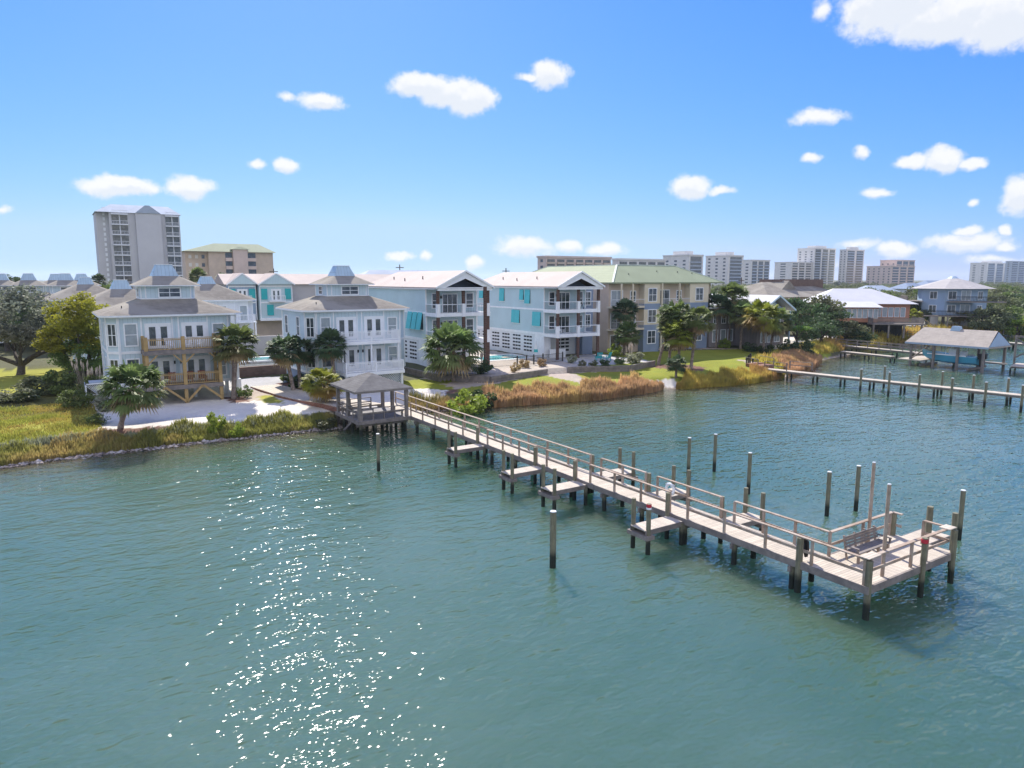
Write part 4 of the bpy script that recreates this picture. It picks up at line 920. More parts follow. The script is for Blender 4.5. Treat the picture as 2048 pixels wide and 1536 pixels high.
# ring buoy and hanging things
t = thing('life_ring', 'white life ring hanging on the pier rail post', 'life ring', (xr-.12, 25.95, 2.0))
vs = []; fs = []; nA, nB = 20, 8
for i in range(nA):
    for j in range(nB):
        a, b_ = 2*math.pi*i/nA, 2*math.pi*j/nB; r_ = .27+.075*math.cos(b_); vs.append((.06*math.sin(b_), r_*math.cos(a), r_*math.sin(a)))
for i in range(nA):
    for j in range(nB): fs.append((i*nB+j, ((i+1) % nA)*nB+j, ((i+1) % nA)*nB+(j+1) % nB, i*nB+(j+1) % nB))
MB().add(vs, fs).build('ring', M['white'], t, smooth=True)
for a in (45, 135, 225, 315): MB().cyl((0, .19*math.cos(R(a)), .19*math.sin(R(a))), (0, .36*math.cos(R(a)), .36*math.sin(R(a))), .079, n=8).build('band', M['canvas'], t)
t = thing('hose_bundle', 'black hose bundle hanging on the large post before the pier end', 'hose', (25.68, 17.1, 1.4))
MB().tube([(0,0,.9),(.09,-.04,.75),(.11,-.05,.4),(.05,-.05,.12),(0,0,.3),(.05,.06,.7),(0,0,.9)], [.05,.08,.09,.07,.05,.06,.05], 7).build('hose', M['dark'], t)
MB().cyl((0,0,.88), (.0,0,1.0), .03, n=6).build('hook', M['dark'], t)

# ---------------------------------------------------------------- pavilion
t = thing('pavilion', 'open timber pavilion with a grey hipped roof over the water', 'pavilion', (23.0, 58, 0)); z = DZ
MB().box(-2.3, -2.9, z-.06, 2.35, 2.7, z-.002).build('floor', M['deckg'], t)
m = MB().box(-2.36, -2.97, z-.3, 2.36, -2.905, z).box(-2.36, -2.9, z-.3, -2.305, 2.75, z)
m.build('edge_beam', M['timberg'], t)
MB().prism([(-2.6,-3.0),(2.6,-3.0),(2.6,3.0),(-2.6,3.0)], 3.66, 3.84).build('fascia', M['timberg'], t)
MB().prism([(-2.6,-3.0),(2.6,-3.0),(2.6,3.0),(-2.6,3.0)], 3.845, 4.95, [(-.02,-.45),(.02,-.45),(.02,.45),(-.02,.45)]).build('roof', M['shingg'], t)
for x, y in ((-2.1,-2.7), (2.1,-2.7), (-2.1,2.5), (2.1,2.5), (-2.1,0), (2.1, .3)):
    MB().box(x-.13, y-.13, -2.4 if y < -9 else .2 if y > 1 else 1.02, x+.13, y+.13, 3.65).build('post', M['timberg'], t)
for x in (-2, -.7, .7, 2):
    for y in (-2.55, -.6, 1.4): MB().cyl((x, y, -2.4), (x, y, 1.04), .14, n=8).build('piling', M['pile'], t)
for y in (-2.45, -.5, 1.5): MB().box(-2.3, y, .78, 2.3, y+.12, 1.28).build('cross_beam', M['timberg'], t)
MB().box(-2.3, 2.3, .2, 2.3, 2.5, 1.28).build('bank_wall', M['bark'], t)
MB().bar((-2.2, 1.2, -.2), (-2.3, -1.2, 1.0), .1, .2).build('brace', M['timberg'], t)
def prail(p, q):
    m = MB(); p = Vector(p); q = Vector(q)
    for h_, w_ in ((.98, .14), (.6, .05)): m.bar(tuple(p+Vector((0,0,h_))), tuple(q+Vector((0,0,h_))), w_, .05 if h_ > .9 else .1)
    n = max(2, round((q-p).length/1.1))
    for k in range(n+1): c = p+(q-p)*k/n; m.box(c.x-.04, c.y-.04, c.z, c.x+.04, c.y+.04, c.z+.95)
    m.build('railing', M['timberg'], t)
prail((-1.95, -2.8, z), (1.95, -2.8, z)); prail((-2.2, -2.55, z), (-2.2, -.15, z)); prail((-2.2, .15, z), (-2.2, 2.35, z)); prail((-1.95, 2.6, z), (1.0, 2.6, z))
for p, q in (((-1.9, -2.6), (1.9, -2.25)), ((-2.05, -2.2), (-1.7, 2.2)), ((-1.6, 2.2), (.9, 2.5))):
    m = MB().box(p[0], p[1], z+.42, q[0], q[1], z+.48)
    for x in (p[0]+.1, q[0]-.1):
        for y in (p[1]+.1, q[1]-.1): m.box(x-.04, y-.04, z, x+.04, y+.04, z+.42)
    m.build('built_in_bench', M['timberg'], t)
t = thing('boardwalk', 'pale low boardwalk running from the yards to the pavilion', 'boardwalk', (21, 68, 1.2))
Lp = [(17.5,78.4),(18.4,71),(19.2,67.4),(20.6,64),(21.2,60.75)]; Rp = [(25.2,60.75),(24.2,64.2),(22.6,68.0),(21.5,71.6),(20.4,78.4)]
MB((-21,-68,-1.2)).prism(Lp+Rp, 1.45, 1.6).build('boards', M['decky'], t)
m = MB((-21,-68,-1.2))
for a, c in zip(Lp[:-1], Lp[1:]): m.bar((*a, 1.33), (*c, 1.33), .1, .44)
m.build('edge_wall', M['mulch'], t)

# ---------------------------------------------------------------- boathouse, boat, neighbour docks
t = thing('boathouse', 'open boathouse with a tan shingled gable roof over the water', 'boathouse', (112.4, 47.4, 0)); LB = 9.8
rz = 3.55
v = [(-3.6,-1.1,rz),(3.6,-1.1,rz),(3.6,LB+.6,rz),(-3.6,LB+.6,rz),(0,-.6,rz+2.15),(0,LB-.2,rz+2.15)]
MB().add(v+[(a,b_,c-.2) for a,b_,c in v[:4]], [(0,4,5,3),(1,2,5,4),(2,3,5),(9,8,7,6),(0,3,9,6),(1,7,8,2),(2,8,9,3),(0,6,7,1)]).build('roof', mat('tan_shingles', (.36,.32,.28), .95, .12, 1, kind='shingle'), t)
MB().extr([(-3.3,-1.0,rz+.02),(3.3,-1.0,rz+.02),(0,-.68,rz+2.0)], (0,-.05,0)).build('gable_wall', M['skyb'], t)
MB().box(-3.66,-1.15,rz-.22,-3.605,LB+.6,rz+.06).build('fascia', M['concb'], t)
MB().prism([(-.5,4.2),(.5,4.2),(.5,5.6),(-.5,5.6)], rz+1.8, rz+2.55, [(-.35,4.4),(.35,4.4),(.35,5.4),(-.35,5.4)]).build('roof_vent', M['cap'], t)
for x in (-3.2, 3.2):
    for y in (-.4, 3.0, 6.3, LB-.2): MB().box(x-.15, y-.15, -2.4, x+.15, y+.15, rz-.21).build('post', M['timberg'], t)
MB().box(-3.5, LB-1.8, .8, 3.4, LB+1.6, .95).build('deck', M['deckx'], t); MB().box(1.9, -.8, .8, 3.4, LB-1.81, .95).build('deck', M['deckx'], t)
for y in (1.6, 8.2): MB().bar((-3.1, y, .2), (1.8, y, .2), .25, .3).build('lift_beam', M['timberg'], t)
m = MB(); m.bar((-3.2, LB-.2, 1.0), (3.2, LB-.2, 3.2), .08, .2); m.build('brace', M['timberg'], t)
# boat on the lift
t = thing('motorboat', 'light blue centre console motorboat lifted inside the boathouse', 'boat', (110.8, 51.6, .75))
sec = []
for y, w_, zk, zs in ((-3.4,1.15,.05,1.15),(-1.5,1.25,0,1.2),(.8,1.22,.0,1.3),(2.6,.95,.1,1.5),(3.8,.5,.45,1.7),(4.5,.06,1.0,1.85)): sec.append([(0,y,zk),(-w_*.75,y,zk+.28),(-w_,y,zs),(w_,y,zs),(w_*.75,y,zk+.28)])
vs = [p for s_ in sec for p in s_]; fs = []
for i in range(len(sec)-1):
    for j in range(5):
        if j == 2: continue
        a, b_ = i*5+j, i*5+(j+1) % 5; fs.append((a, a+5, b_+5, b_))
fs += [(0,1,2,3,4), tuple(reversed([25,26,27,28,29]))]
for i in range(len(sec)-1): fs.append((i*5+2, i*5+3, i*5+8, i*5+7))
MB().add(vs, fs).build('hull', M['boat'], t)
for y0, y1 in ((-2.2, 3.2),): MB().box(-1.27, y0, 1.2, -1.22, y1, 1.36).box(1.22, y0, 1.2, 1.27, y1, 1.36).build('gunwale', M['white'], t)
MB().box(-.5, -.5, 1.25, .5, .5, 2.2).box(-.4, -1.7, 1.25, .4, -1.0, 1.9).build('console', M['white'], t)
MB().box(-.9, -1.6, 3.0-.3, .9, 1.0, 2.78).build('canopy', M['white'], t)
for x in (-.8, .8):
    for y in (-1.4, .8): MB().cyl((x, y, 1.2), (x, y, 2.7), .03, n=6).build('canopy_post', M['white'], t)
for x in (-.35, .35):
    e_ = MB().box(x-.22, -4.2, .95, x+.22, -3.45, 1.75).box(x-.1, -4.0, -.1, x+.1, -3.6, .949).build('outboard_motor', M['dark'], t); MB().cyl((x, -4.1, .0), (x, -4.2, .0), .2, .15, 8).build('propeller', M['timberg'], e_)

def dock(name, label, pts, w_, z, post=0, mt='deckx', piles=None, rails=()):
    u0, n0 = pts[0]; t = thing(name, label, 'dock', (u0, n0, 0))
    for (a, c) in zip(pts[:-1], pts[1:]):
        MB((-u0,-n0,0)).bar((*a, z-.05), (*c, z-.05), w_, .1).build('walkway', M['deckx' if abs(a[1]-c[1]) > abs(a[0]-c[0]) else 'decky'], t)
        MB((-u0,-n0,0)).bar((*a, z-.2), (*c, z-.2), w_*.9, .18).build('joists', M['timberg'], t)
        L = math.dist(a, c); n = max(1, int(L/3.4)); d = Vector((c[0]-a[0], c[1]-a[1], 0)).normalized(); s_ = Vector((-d.y, d.x, 0))*(w_*.42)
        for k in range(n+1):
            p = Vector((*a, 0))+d*L*k/n
            if gz(p.x, p.y) > .9: continue
            for sg in (-1, 1): q = p+s_*sg; MB((-u0,-n0,0)).cyl((q.x, q.y, -2.4), (q.x, q.y, z-.3), .12, n=8).build('piling', M['pile'], t)
    for (a, c) in rails:
        m = MB((-u0,-n0,0)); m.bar((*a, z+1.0), (*c, z+1.0), .12, .05); m.bar((*a, z+.5), (*c, z+.5), .04, .1); n = max(1, int(math.dist(a, c)/2))
        for k in range(n+1): x = a[0]+(c[0]-a[0])*k/n; y = a[1]+(c[1]-a[1])*k/n; m.box(x-.05, y-.05, z, x+.05, y+.05, z+.98)
        m.build('railing', M['timberg'], t)
    return t
dock('dock', 'narrow low dock lined with tall pilings running out of the photo', [(79.6,60.5),(83.2,33),(84.6,22)], 1.3, 1.2, rails=[((79.2,60.3),(79.6,57.2)),((82.2,58.6),(82.6,55.6))])
t = thing('steps', 'timber steps from the lawn to the narrow dock', 'steps', (80.6, 62.4, 1.0))
MB().box(-1.6,-1.4,-.2,1.5,.2,.5).box(-1.5,.21,-.1,1.4,.9,.62).build('tread', M['mulch'], t); m = MB(); m.bar((-1.7,-1.3,1.35),(-1.7,1,1.5),.1,.06); m.box(-1.75,-1.3,0,-1.65,-1.2,1.35); m.bar((1.6,-1.3,1.35),(1.6,1,1.5),.1,.06); m.box(1.55,-1.3,0,1.65,-1.2,1.35); m.build('railing', M['timberg'], t)
for k, (px, pb, pt) in enumerate(((1720,782,738),(1767,776,732),(1776,793,744),(1836,797,749),(1882,789,743),(1901,806,756),(1944,797,750),(1968,815,764),(2013,804,756),(2041,825,770))):
    wh = ('first','second','third','fourth','fifth','sixth','seventh','eighth','ninth','last')[k]
    pile_thing(px, pb, pt, f'slim dock piling beside the narrow dock, {wh} from the left', .13, 'slim pilings along the narrow dock')
dock('dock', 'railed walkway dock from the shore to the boathouse', [(119.6,76),(117.8,60.5),(116.2,58.8)], 1.4, 1.25, rails=[((120.2,76),(118.6,60)),((118.8,75.5),(117.2,60.5))])
dock('dock', 'lower dock without railings left of the boathouse', [(111.6,69.5),(110.6,60.5)], 1.2, 1.0)
dock('dock', 'broad pale dock platform right of the boathouse', [(114.2,45.2),(118,30)], 5.0, 1.0)
dock('dock', 'far railed dock behind the boathouse on the right', [(150,80),(150,60),(146,38)], 1.6, 1.3, rails=[((149.3,79),(149.3,61))])
dock('dock', 'distant pale dock near the far shore at the right edge', [(196,80),(190,58)], 2.2, 1.4)
t = thing('lift_frame', 'tall cross-braced timber boat lift frame right of the boathouse', 'boat lift', (124, 44, 0))
for x in (0, 6):
    for y in (-10, -5, 0, 5): MB().cyl((x, y, -2.4), (x, y, 4.4), .17, n=8).build('post', M['timberg'], t)
    MB().bar((x, -10.2, 4.3), (x, 5.2, 4.3), .15, .3).build('top_beam', M['timberg'], t)
    for y in (-10, -5, 0): 
        MB().bar((x-.2, y, 1.0), (x-.2, y+5, 4.0), .1, .22).build('brace', M['timberg'], t); MB().bar((x-.32, y, 4.0), (x-.32, y+5, 1.0), .1, .22).build('brace', M['timberg'], t)

# ---------------------------------------------------------------- yards: walls, pool, fence, furniture
def wall_thing(name, label, pts, z0, z1, w_, mt, cat='retaining wall', courses=0):
    u0, n0 = pts[0]; t = thing(name, label, cat, (u0, n0, z0))
    nC = max(1, courses)
    for k in range(nC):
        m = MB((-u0, -n0, -z0)); hh_ = (z1-z0)/nC
        for a, c in zip(pts[:-1], pts[1:]): m.bar((*a, z0+hh_*(k+.5)), (*c, z0+hh_*(k+.5)), w_-.05*(k % 2), hh_*.94)
        m.build('timber_course' if courses else 'wall', M[mt], t)
    return t
wall_thing('retaining_wall', 'weathered stacked-timber retaining wall under the three-shutter condo', [(36.6,84),(36.9,72.2),(41.2,68.1)], 1.0, 2.15, .3, 'timberg', courses=5)
wall_thing('retaining_wall', 'low log edging below the sandy pool terrace', [(41.3,68.0),(50.7,70.2)], 1.1, 2.1, .3, 'timberg', courses=3)
wall_thing('retaining_wall', 'low pale timber edging along the shrub bed beside the lawn', [(53.9,70.2),(61.5,67.2),(68,69.4)], 1.1, 2.12, .3, 'timberg', courses=3)
wall_thing('retaining_wall', 'brown block garden wall between the two beach houses', [(16.9,85.6),(23.4,86.2)], 1.5, 2.9, .5, 'brickr')
wall_thing('retaining_wall', 'lower pale wall behind the palms between the beach houses', [(18,110),(31,110)], 1.5, 4.6, .4, 'grey', cat='wall')
def pool(label, u, n, w_, l_):
    t = thing('swimming_pool', label, 'swimming pool', (u, n, 2.03))
    MB().box(-w_/2-.8, -l_/2-.8, -.1, w_/2+.8, -l_/2, .06).box(-w_/2-.8, l_/2, -.1, w_/2+.8, l_/2+.8, .06).box(-w_/2-.8, -l_/2, -.1, -w_/2, l_/2, .06).box(w_/2, -l_/2, -.1, w_/2+.8, l_/2, .06).build('coping', M['conc'], t)
    MB().box(-w_/2, -l_/2, -.06, w_/2, l_/2, .02).build('pool_water', M['pool'], t)
pool('turquoise swimming pool between the two gabled condos', 52.6, 84.5, 7.0, 5.0)
pool('turquoise swimming pool behind the brown block wall', 24.5, 101, 8, 4)
FN = [(45.2,75.6),(49.5,75.0),(53.8,75.4),(57.4,75.9)]
t = thing('pool_fence', 'thin black metal fence around the pool terrace', 'fence', (45.2, 75.6, 2.02))
for a, c in zip(FN[:-1], FN[1:]):
    m = MB((-45.2,-75.6,-2.02)); n = int(math.dist(a, c)/.14)
    for h_ in (.1, 1.15): m.bar((*a, 2.02+h_), (*c, 2.02+h_), .04, .04)
    for k in range(n+1): x = a[0]+(c[0]-a[0])*k/n; y = a[1]+(c[1]-a[1])*k/n; m.box(x-.009, y-.009, 2.1, x+.009, y+.009, 3.2)
    m.build('fence_panel', M['dark'], t)
for x, y in FN+[(51,75.1),(52.2,75.2)]: MB((-45.2,-75.6,-2.02)).box(x-.06, y-.06, 2.0, x+.06, y+.06, 3.35).build('post', M['dark'], t)
t = thing('pool_fence', 'white picket fence on top of the brown block wall', 'fence', (16.9, 88, 1.8)); m = MB()
for k in range(48): m.box(k*.14, -.02, 0, k*.14+.06, .02, 1.7)
m.box(0, .025, 1.3, 6.7, .06, 1.4).box(0, .025, .9, 6.7, .06, 1.0); m.build('pickets', M['white'], t); MB().box(-.12, -.06, 0, -.01, .08, 1.9).build('post', M['white'], t)
t = thing('patio_umbrella', 'folded green and white patio umbrella by the pool', 'umbrella', (55.6, 79.6, 2.03))
MB().cyl((0,0,0), (0,0,2.75), .03, n=8).build('pole', M['white'], t); MB().cyl((0,0,1.0), (0,0,1.7), .3, .2, 10).cyl((0,0,1.7), (0,0,2.7), .2, .02, 10).build('canopy', M['canvas'], t); MB().cyl((0,0,1.05), (0,0,1.45), .31, .26, 10).build('canopy_hem', M['tealp'], t); MB().cyl((0,0,0), (0,0,.12), .3, .25, 10).build('base', M['conc'], t)
def chair(name, label, loc, rz, mt, rock=False, group=None):
    t = thing(name, label, 'chair', loc, rz, group)
    MB().box(-.28, -.28, .36, .28, .25, .41).build('seat', M[mt], t)
    m = MB()
    for k in range(5): m.bar((-.24+k*.12, .24, .38), (-.27+k*.135, .48, 1.1), .09, .025)
    m.bar((-.27, .44, 1.0), (.27, .44, 1.0), .03, .06); m.build('backrest', M[mt], t)
    for x in (-.3, .3):
        MB().box(x-.05, -.32, .58, x+.05, .32, .61).build('armrest', M[mt], t)
        for y, z1 in ((-.27, .575), (.27, .575)): MB().box(x-.03, y-.03, .05 if rock else 0, x+.03, y+.03, z1).build('leg', M[mt], t)
        if rock: MB().tube([(x,-.5,.07),(x,-.2,.02),(x,.2,.02),(x,.6,.09)], [.025]*4, 5).build('rocker', M[mt], t)
    return t
zz = G1+4.92
c0 = chair('rocking_chair', 'white rocking chair on the upper timber deck, left of the centre post', (9.3, 73.3, zz), R(25), 'white', True, 'white rocking chairs on the upper timber deck')
dup(c0, (10.9, 73.4, zz), R(-10), 'white rocking chair on the upper timber deck, just right of the centre post'); dup(c0, (11.9, 73.6, zz), R(-30), 'white rocking chair on the upper timber deck, furthest right')
zz = G1+1.62
c1 = chair('patio_chair', 'red-brown chair on the lower timber deck, leftmost', (8.0, 73.5, zz), 0, 'red', False, 'red-brown chairs on the lower timber deck')
for x, l_ in ((9.3, 'second from the left'), (10.8, 'third from the left'), (12.0, 'rightmost')): dup(c1, (x, 73.5, zz), R(rnd.uniform(-20, 20)), 'red-brown chair on the lower timber deck, '+l_)
a0 = chair('lawn_chair', 'teal slatted lawn chair nearer the gabled condo', (*gat(1197, 722)[:2], 2.03), R(160), 'tealp', False, 'teal lawn chairs by the shrub bed'); a0.scale = (1.25, 1.2, 1.1)
a1 = dup(a0, (*gat(1214, 722)[:2], 2.03), R(200), 'teal slatted lawn chair further from the gabled condo')
chair('patio_chair', 'white chair on the lower balcony of the pool-side condo', (59.6, 79.2, 5.45), R(20), 'white')
t = thing('patio_table', 'dark table on the upper balcony of the pool-side condo', 'table', (63.4, 79.4, 8.8))
MB().cyl((0,0,.7), (0,0,.74), .5, n=14).build('tabletop', M['dark'], t)
for a in range(4): MB().bar((0,0,.68), (.35*math.cos(a*1.57), .35*math.sin(a*1.57), 0), .04).build('leg', M['dark'], t)
t = thing('patio_table', 'small dark table on the lower balcony behind the palm', 'table', (45.5, 79.2, 5.45))
MB().cyl((0,0,.7), (0,0,.74), .5, n=14).build('tabletop', M['dark'], t)
for a in range(4): MB().bar((0,0,.68), (.35*math.cos(a*1.57), .35*math.sin(a*1.57), 0), .04).build('leg', M['dark'], t)
t = thing('utility_enclosure', 'white lattice enclosure with a tank beside the first house', 'enclosure', (3.4, 77.0, 1.45))
MB().box(-.6, -.8, .1, .7, .8, 1.5).build('tank', M['concb'], t); MB().box(-.8,-1.05,1.9,.9,1.0,2.0).build('lid', M['concb'], t)
m = MB()
for k in range(12):
    a = -1.1+k*.16; m.bar((a, -1.1, 0), (min(a+.9, .95), -1.1, .9 if a+.9 < .95 else (.95-a)), .015, .04); m.bar((a, -1.12, 1.8), (min(a+.9, .95), -1.12, 1.8-min(.9, .95-a)), .015, .04)
m.box(-1.15, -1.14, 0, -1.05, -1.05, 1.95).box(.92, -1.14, 0, 1.0, -1.05, 1.95).box(-1.15, -1.14, 1.85, 1, -1.08, 1.95).box(-1.15,-1.14,.85,1,-1.08,.93); m.build('lattice', M['white'], t)
MB().box(-1.15, -1.04, 0, -1.1, 1.0, 1.9).build('side_panel', M['concb'], t)
for px, pb, pt, l_ in ((184, 765, 690, 'tan timber post left of the first house'), (971, 738, 574, 'dark square pole right of the big palm by the pool')):
    u, n, z = gat(px, pb); zt = zat(pt, depth(u, n)); t = thing('post', l_, 'post', (u, n, z))
    MB().box(-.16, -.16, -.4, .16, .16, zt-z).build('shaft', M['timber' if px < 500 else 'brown'], t); MB().box(-.19, -.19, zt-z+.001, .19, .19, zt-z+.06).build('post_cap', M['timberg'], t)
t = thing('garden_figures', 'cluster of small dark bollard lights on the lawn near the reeds', 'garden lights', (*gat(1500, 728),)); 
for x, y, h_ in ((0,0,1.5), (-.5,.2,.9), (.45,-.1,.8), (.15,.4,1.2)): b_ = MB().cyl((x,y,0), (x,y,h_*.7), .1, .12, 8).build('stem', M['bark'], t); MB().cyl((x,y,h_*.7+.002), (x,y,h_), .2, .12, 8).build('head', M['dark'], b_)
# wires and utility poles far off
for px, pb, pt, l_ in ((800, 545, 529, 'short utility pole behind the left gabled condo roof'), (1012, 548, 536, 'short utility pole between the two gabled roofs'), (1483, 610, 555, 'tall thin utility pole behind the brown hall'), (548, 560, 537, 'utility pole at the right side of the tan hotel')):
    d_ = 190; u, n = pd(px, d_); zt = zat(pt, d_); t = thing('utility_pole', l_, 'utility pole', (u, n, 1.5))
    MB().cyl((0,0,-.5), (0,0,zt-1.5), .17, .13, 7).build('shaft', M['bark'], t); MB().box(-1.1, -.08, zt-2.4, 1.1, .08, zt-2.2).build('crossarm', M['bark'], t)

# ---------------------------------------------------------------- vegetation
def npmesh(name, V, F, m, smooth=False):
    me = bpy.data.meshes.new(name); k = F.shape[1]
    me.vertices.add(len(V)); me.vertices.foreach_set('co', V.astype(np.float32).ravel())
    me.loops.add(F.size); me.loops.foreach_set('vertex_index', F.ravel().astype(np.int32)); me.polygons.add(len(F))
    me.polygons.foreach_set('loop_start', np.arange(0, F.size, k, dtype=np.int32)); me.polygons.foreach_set('loop_total', np.full(len(F), k, dtype=np.int32)); me.update()
    me.materials.append(m); return me
def leaf_cloud(seed, nb=34, nl=70, ls=.055, flat=.75, spread=.78, br=(.2,.36)):
    """unit crown: leaf-sized faces on the skins of many small boughs, with gaps between them"""
    g_ = np.random.RandomState(seed); P = []
    for k in range(nb):
        d = g_.normal(size=3); d /= np.linalg.norm(d); r_ = spread*g_.uniform(.25, 1)**.5
        c = d*r_*np.array([1, 1, flat]); c[2] = c[2] if c[2] > -.5*flat else c[2]*.6
        q = g_.normal(size=(nl, 3)); q /= np.linalg.norm(q, axis=1)[:, None]
        rr = g_.uniform(*br)*g_.uniform(.55, 1.08, (nl, 1)); P.append(c+q*rr*np.array([1, 1, .72]))
    P = np.concatenate(P); n = len(P)
    a = g_.normal(size=(n, 3)); a /= np.linalg.norm(a, axis=1)[:, None]; b_ = np.cross(a, g_.normal(size=(n, 3))); b_ /= np.linalg.norm(b_, axis=1)[:, None]
    s = ls*g_.uniform(.6, 1.35, (n, 1)); V = np.stack([P-a*s-b_*s*.3, P+a*s*.2-b_*s*.75, P+a*s*1.1, P-a*s*.1+b_*s*.75], 1).reshape(-1, 3)
    return V, np.arange(4*n).reshape(-1, 4)
CROWN = {}
def crown_mesh(kind):
    if kind not in CROWN:
        sp = {'near1': (11, 85, 120, .03, .8, .86, (.1, .3)), 'near2': (12, 80, 120, .03, .8, .88, (.1, .32)), 'mid1': (21, 34, 75, .05), 'mid2': (22, 30, 80, .05), 'mid3': (23, 38, 70, .05), 'bush1': (31, 22, 60, .075), 'bush2': (32, 20, 60, .075),
              'flat1': (41, 30, 70, .05)}[kind]
        V, F = leaf_cloud(*sp) if len(sp) > 4 else leaf_cloud(*sp, flat=.35 if kind == 'flat1' else .8); CROWN[kind] = npmesh('crown', V, F, M['leafm'])
    return CROWN[kind]
def foliage(name, kind, mt, par, loc, scale, rz=0):
    o = bpy.data.objects.new(name, crown_mesh(kind)); col.objects.link(o); o.location = loc; o.scale = scale; o.rotation_euler[2] = rz
    if par: o.parent = par
    o.material_slots[0].link = 'OBJECT'; o.material_slots[0].material = M[mt]; return o
def tree(label, u, n, r_, h, mt, kind, trunk=True, group=None, limbs=4, z=None, cat='tree', hr=None, ml=None):
    """r_ crown radius, h total height, hr crown half-height"""
    z = gz(u, n) if z is None else z; hr = hr or min(h*.42, r_*.85)
    t = thing('tree', label, cat, (u, n, z), 0, group)
    g_ = random.Random(int(u*97+n*31))
    m = MB(); bx, by = g_.uniform(-.06, .06)*h, g_.uniform(-.06, .06)*h; zc = h-hr
    m.tube([(0,0,-.3), (bx*.4,by*.4,zc*.45), (bx,by,zc)], [r_*.075+.05, r_*.055+.04, r_*.03+.02], 7)
    for k in range(limbs):
        a = g_.uniform(0, 6.28); q = g_.uniform(.35, .7); m.tube([(bx*.4,by*.4,zc*.42), (bx+math.cos(a)*r_*q*.5, by+math.sin(a)*r_*q*.5, zc*.8), (bx+math.cos(a)*r_*q, by+math.sin(a)*r_*q, zc+hr*.2)], [r_*.04+.03, r_*.025+.02, .02], 5)
    m.build('trunk', M['bark'], t)
    foliage('crown', kind, mt, t, (bx, by, zc), (r_/.95, r_/.95, hr/.8), g_.uniform(0, 6.28)); return t
def bush(label, u, n, r_, h, mt, kind='bush1', group=None, cat='shrub', z=None):
    z = gz(u, n) if z is None else z
    o = foliage('shrub', kind, mt, None, (u, n, z+h*.42), (r_/.95, r_/.95, h*.62/.8), rnd.uniform(0, 6)); tag(o, label, cat, group); return o

# palms: fan fronds on a bare trunk
def fan_mesh(seed, nf=46, droop=1.0, part='live'):
    g_ = np.random.RandomState(seed); V = []; F = []
    for k in range(nf):
        if part == 'live': th = math.acos(1-g_.uniform(0, 1)**.9*1.62); 
        else: th = g_.uniform(2.0, 2.75)
        ph = k*2.39996+g_.uniform(-.3, .3); L = g_.uniform(.42, .62) if part == 'live' else g_.uniform(.25, .45); fr = g_.uniform(.42, .56)
        d = np.array([math.sin(th)*math.cos(ph), math.sin(th)*math.sin(ph), math.cos(th)]); side = np.cross(d, [0, 0, 1]); side /= (np.linalg.norm(side)+1e-6); up = np.cross(side, d)
        c = d*L+np.array([0, 0, -.07*L*droop]); b0 = len(V)
        V += [side*.012, -side*.012, c-side*.01, c+side*.01]; F.append((b0, b0+1, b0+2, b0+3))
        nl = 13
        for j in range(nl):
            a = (j/(nl-1)-.5)*2*1.35; dd = d*math.cos(a)+side*math.sin(a)+up*.12*math.cos(a*2); dd /= np.linalg.norm(dd); ln = fr*(1-.22*abs(a)/1.35)*g_.uniform(.85, 1.1)
            w_ = np.cross(dd, up); w_ /= np.linalg.norm(w_); w_ = w_*.042
            mid = c+dd*ln*.6; tip = c+dd*ln+np.array([0, 0, -.26*ln*droop*g_.uniform(.6, 1.6)]); b0 = len(V)
            V += [c, mid+w_, mid-w_, tip]; F.append((b0, b0+1, b0+3, b0+2))
    return np.array(V), np.array(F)
FAN = {}
def fan(seed, part):
    if (seed, part) not in FAN: V, F = fan_mesh(seed, 78 if part == 'live' else 26, 1.0, part); FAN[(seed, part)] = npmesh('crown', V, F, M['palm'])
    return FAN[(seed, part)]
def palm(label, u, n, ztop, r_, mt='palm', lean=(0, 0), seed=1, tr=.19, dead=True, group=None, z=None):
    """ztop = world height of the crown's heart"""
    z = gz(u, n) if z is None else z; H_ = ztop-z
    t = thing('palm_tree', label, 'palm tree', (u, n, z), 0, group); g_ = random.Random(int(u*13+n*7))
    pts = []; rs = []
    for k in range(9):
        f = k/8; pts.append((lean[0]*f**1.4, lean[1]*f**1.4, -.3+(H_+.3)*f)); rs.append(tr*(1.25-.35*f if f < .15 else 1.0+.12*((k % 2)-.5))*(1.0 if f < .75 else 1.15))
    MB().tube(pts, rs, 9).build('trunk', M['trunk'], t)
    if H_ > 1.5:
        m = MB()
        for k in range(26):          # stubs of old fronds
            f = g_.uniform(.62, .98); a = k*2.4; p = (lean[0]*f**1.4, lean[1]*f**1.4, H_*f); q = tr*1.9
            m.bar((p[0]+math.cos(a)*tr*.8, p[1]+math.sin(a)*tr*.8, p[2]), (p[0]+math.cos(a)*q, p[1]+math.sin(a)*q, p[2]+.22), .07, .03)
        m.build('frond_stubs', M['palmdead'], t)
    for part, mm in (('live', mt), ('dead', 'palmdead')):
        if part == 'dead' and not dead: continue
        o = bpy.data.objects.new('crown' if part == 'live' else 'dead_fronds', fan(seed, part)); col.objects.link(o); o.parent = t; o.location = (*lean, H_); o.rotation_euler[2] = g_.uniform(0, 6.28)
        o.scale = (r_, r_, r_*g_.uniform(.9, 1.02)); o.material_slots[0].link = 'OBJECT'; o.material_slots[0].material = M[mm]
    return t
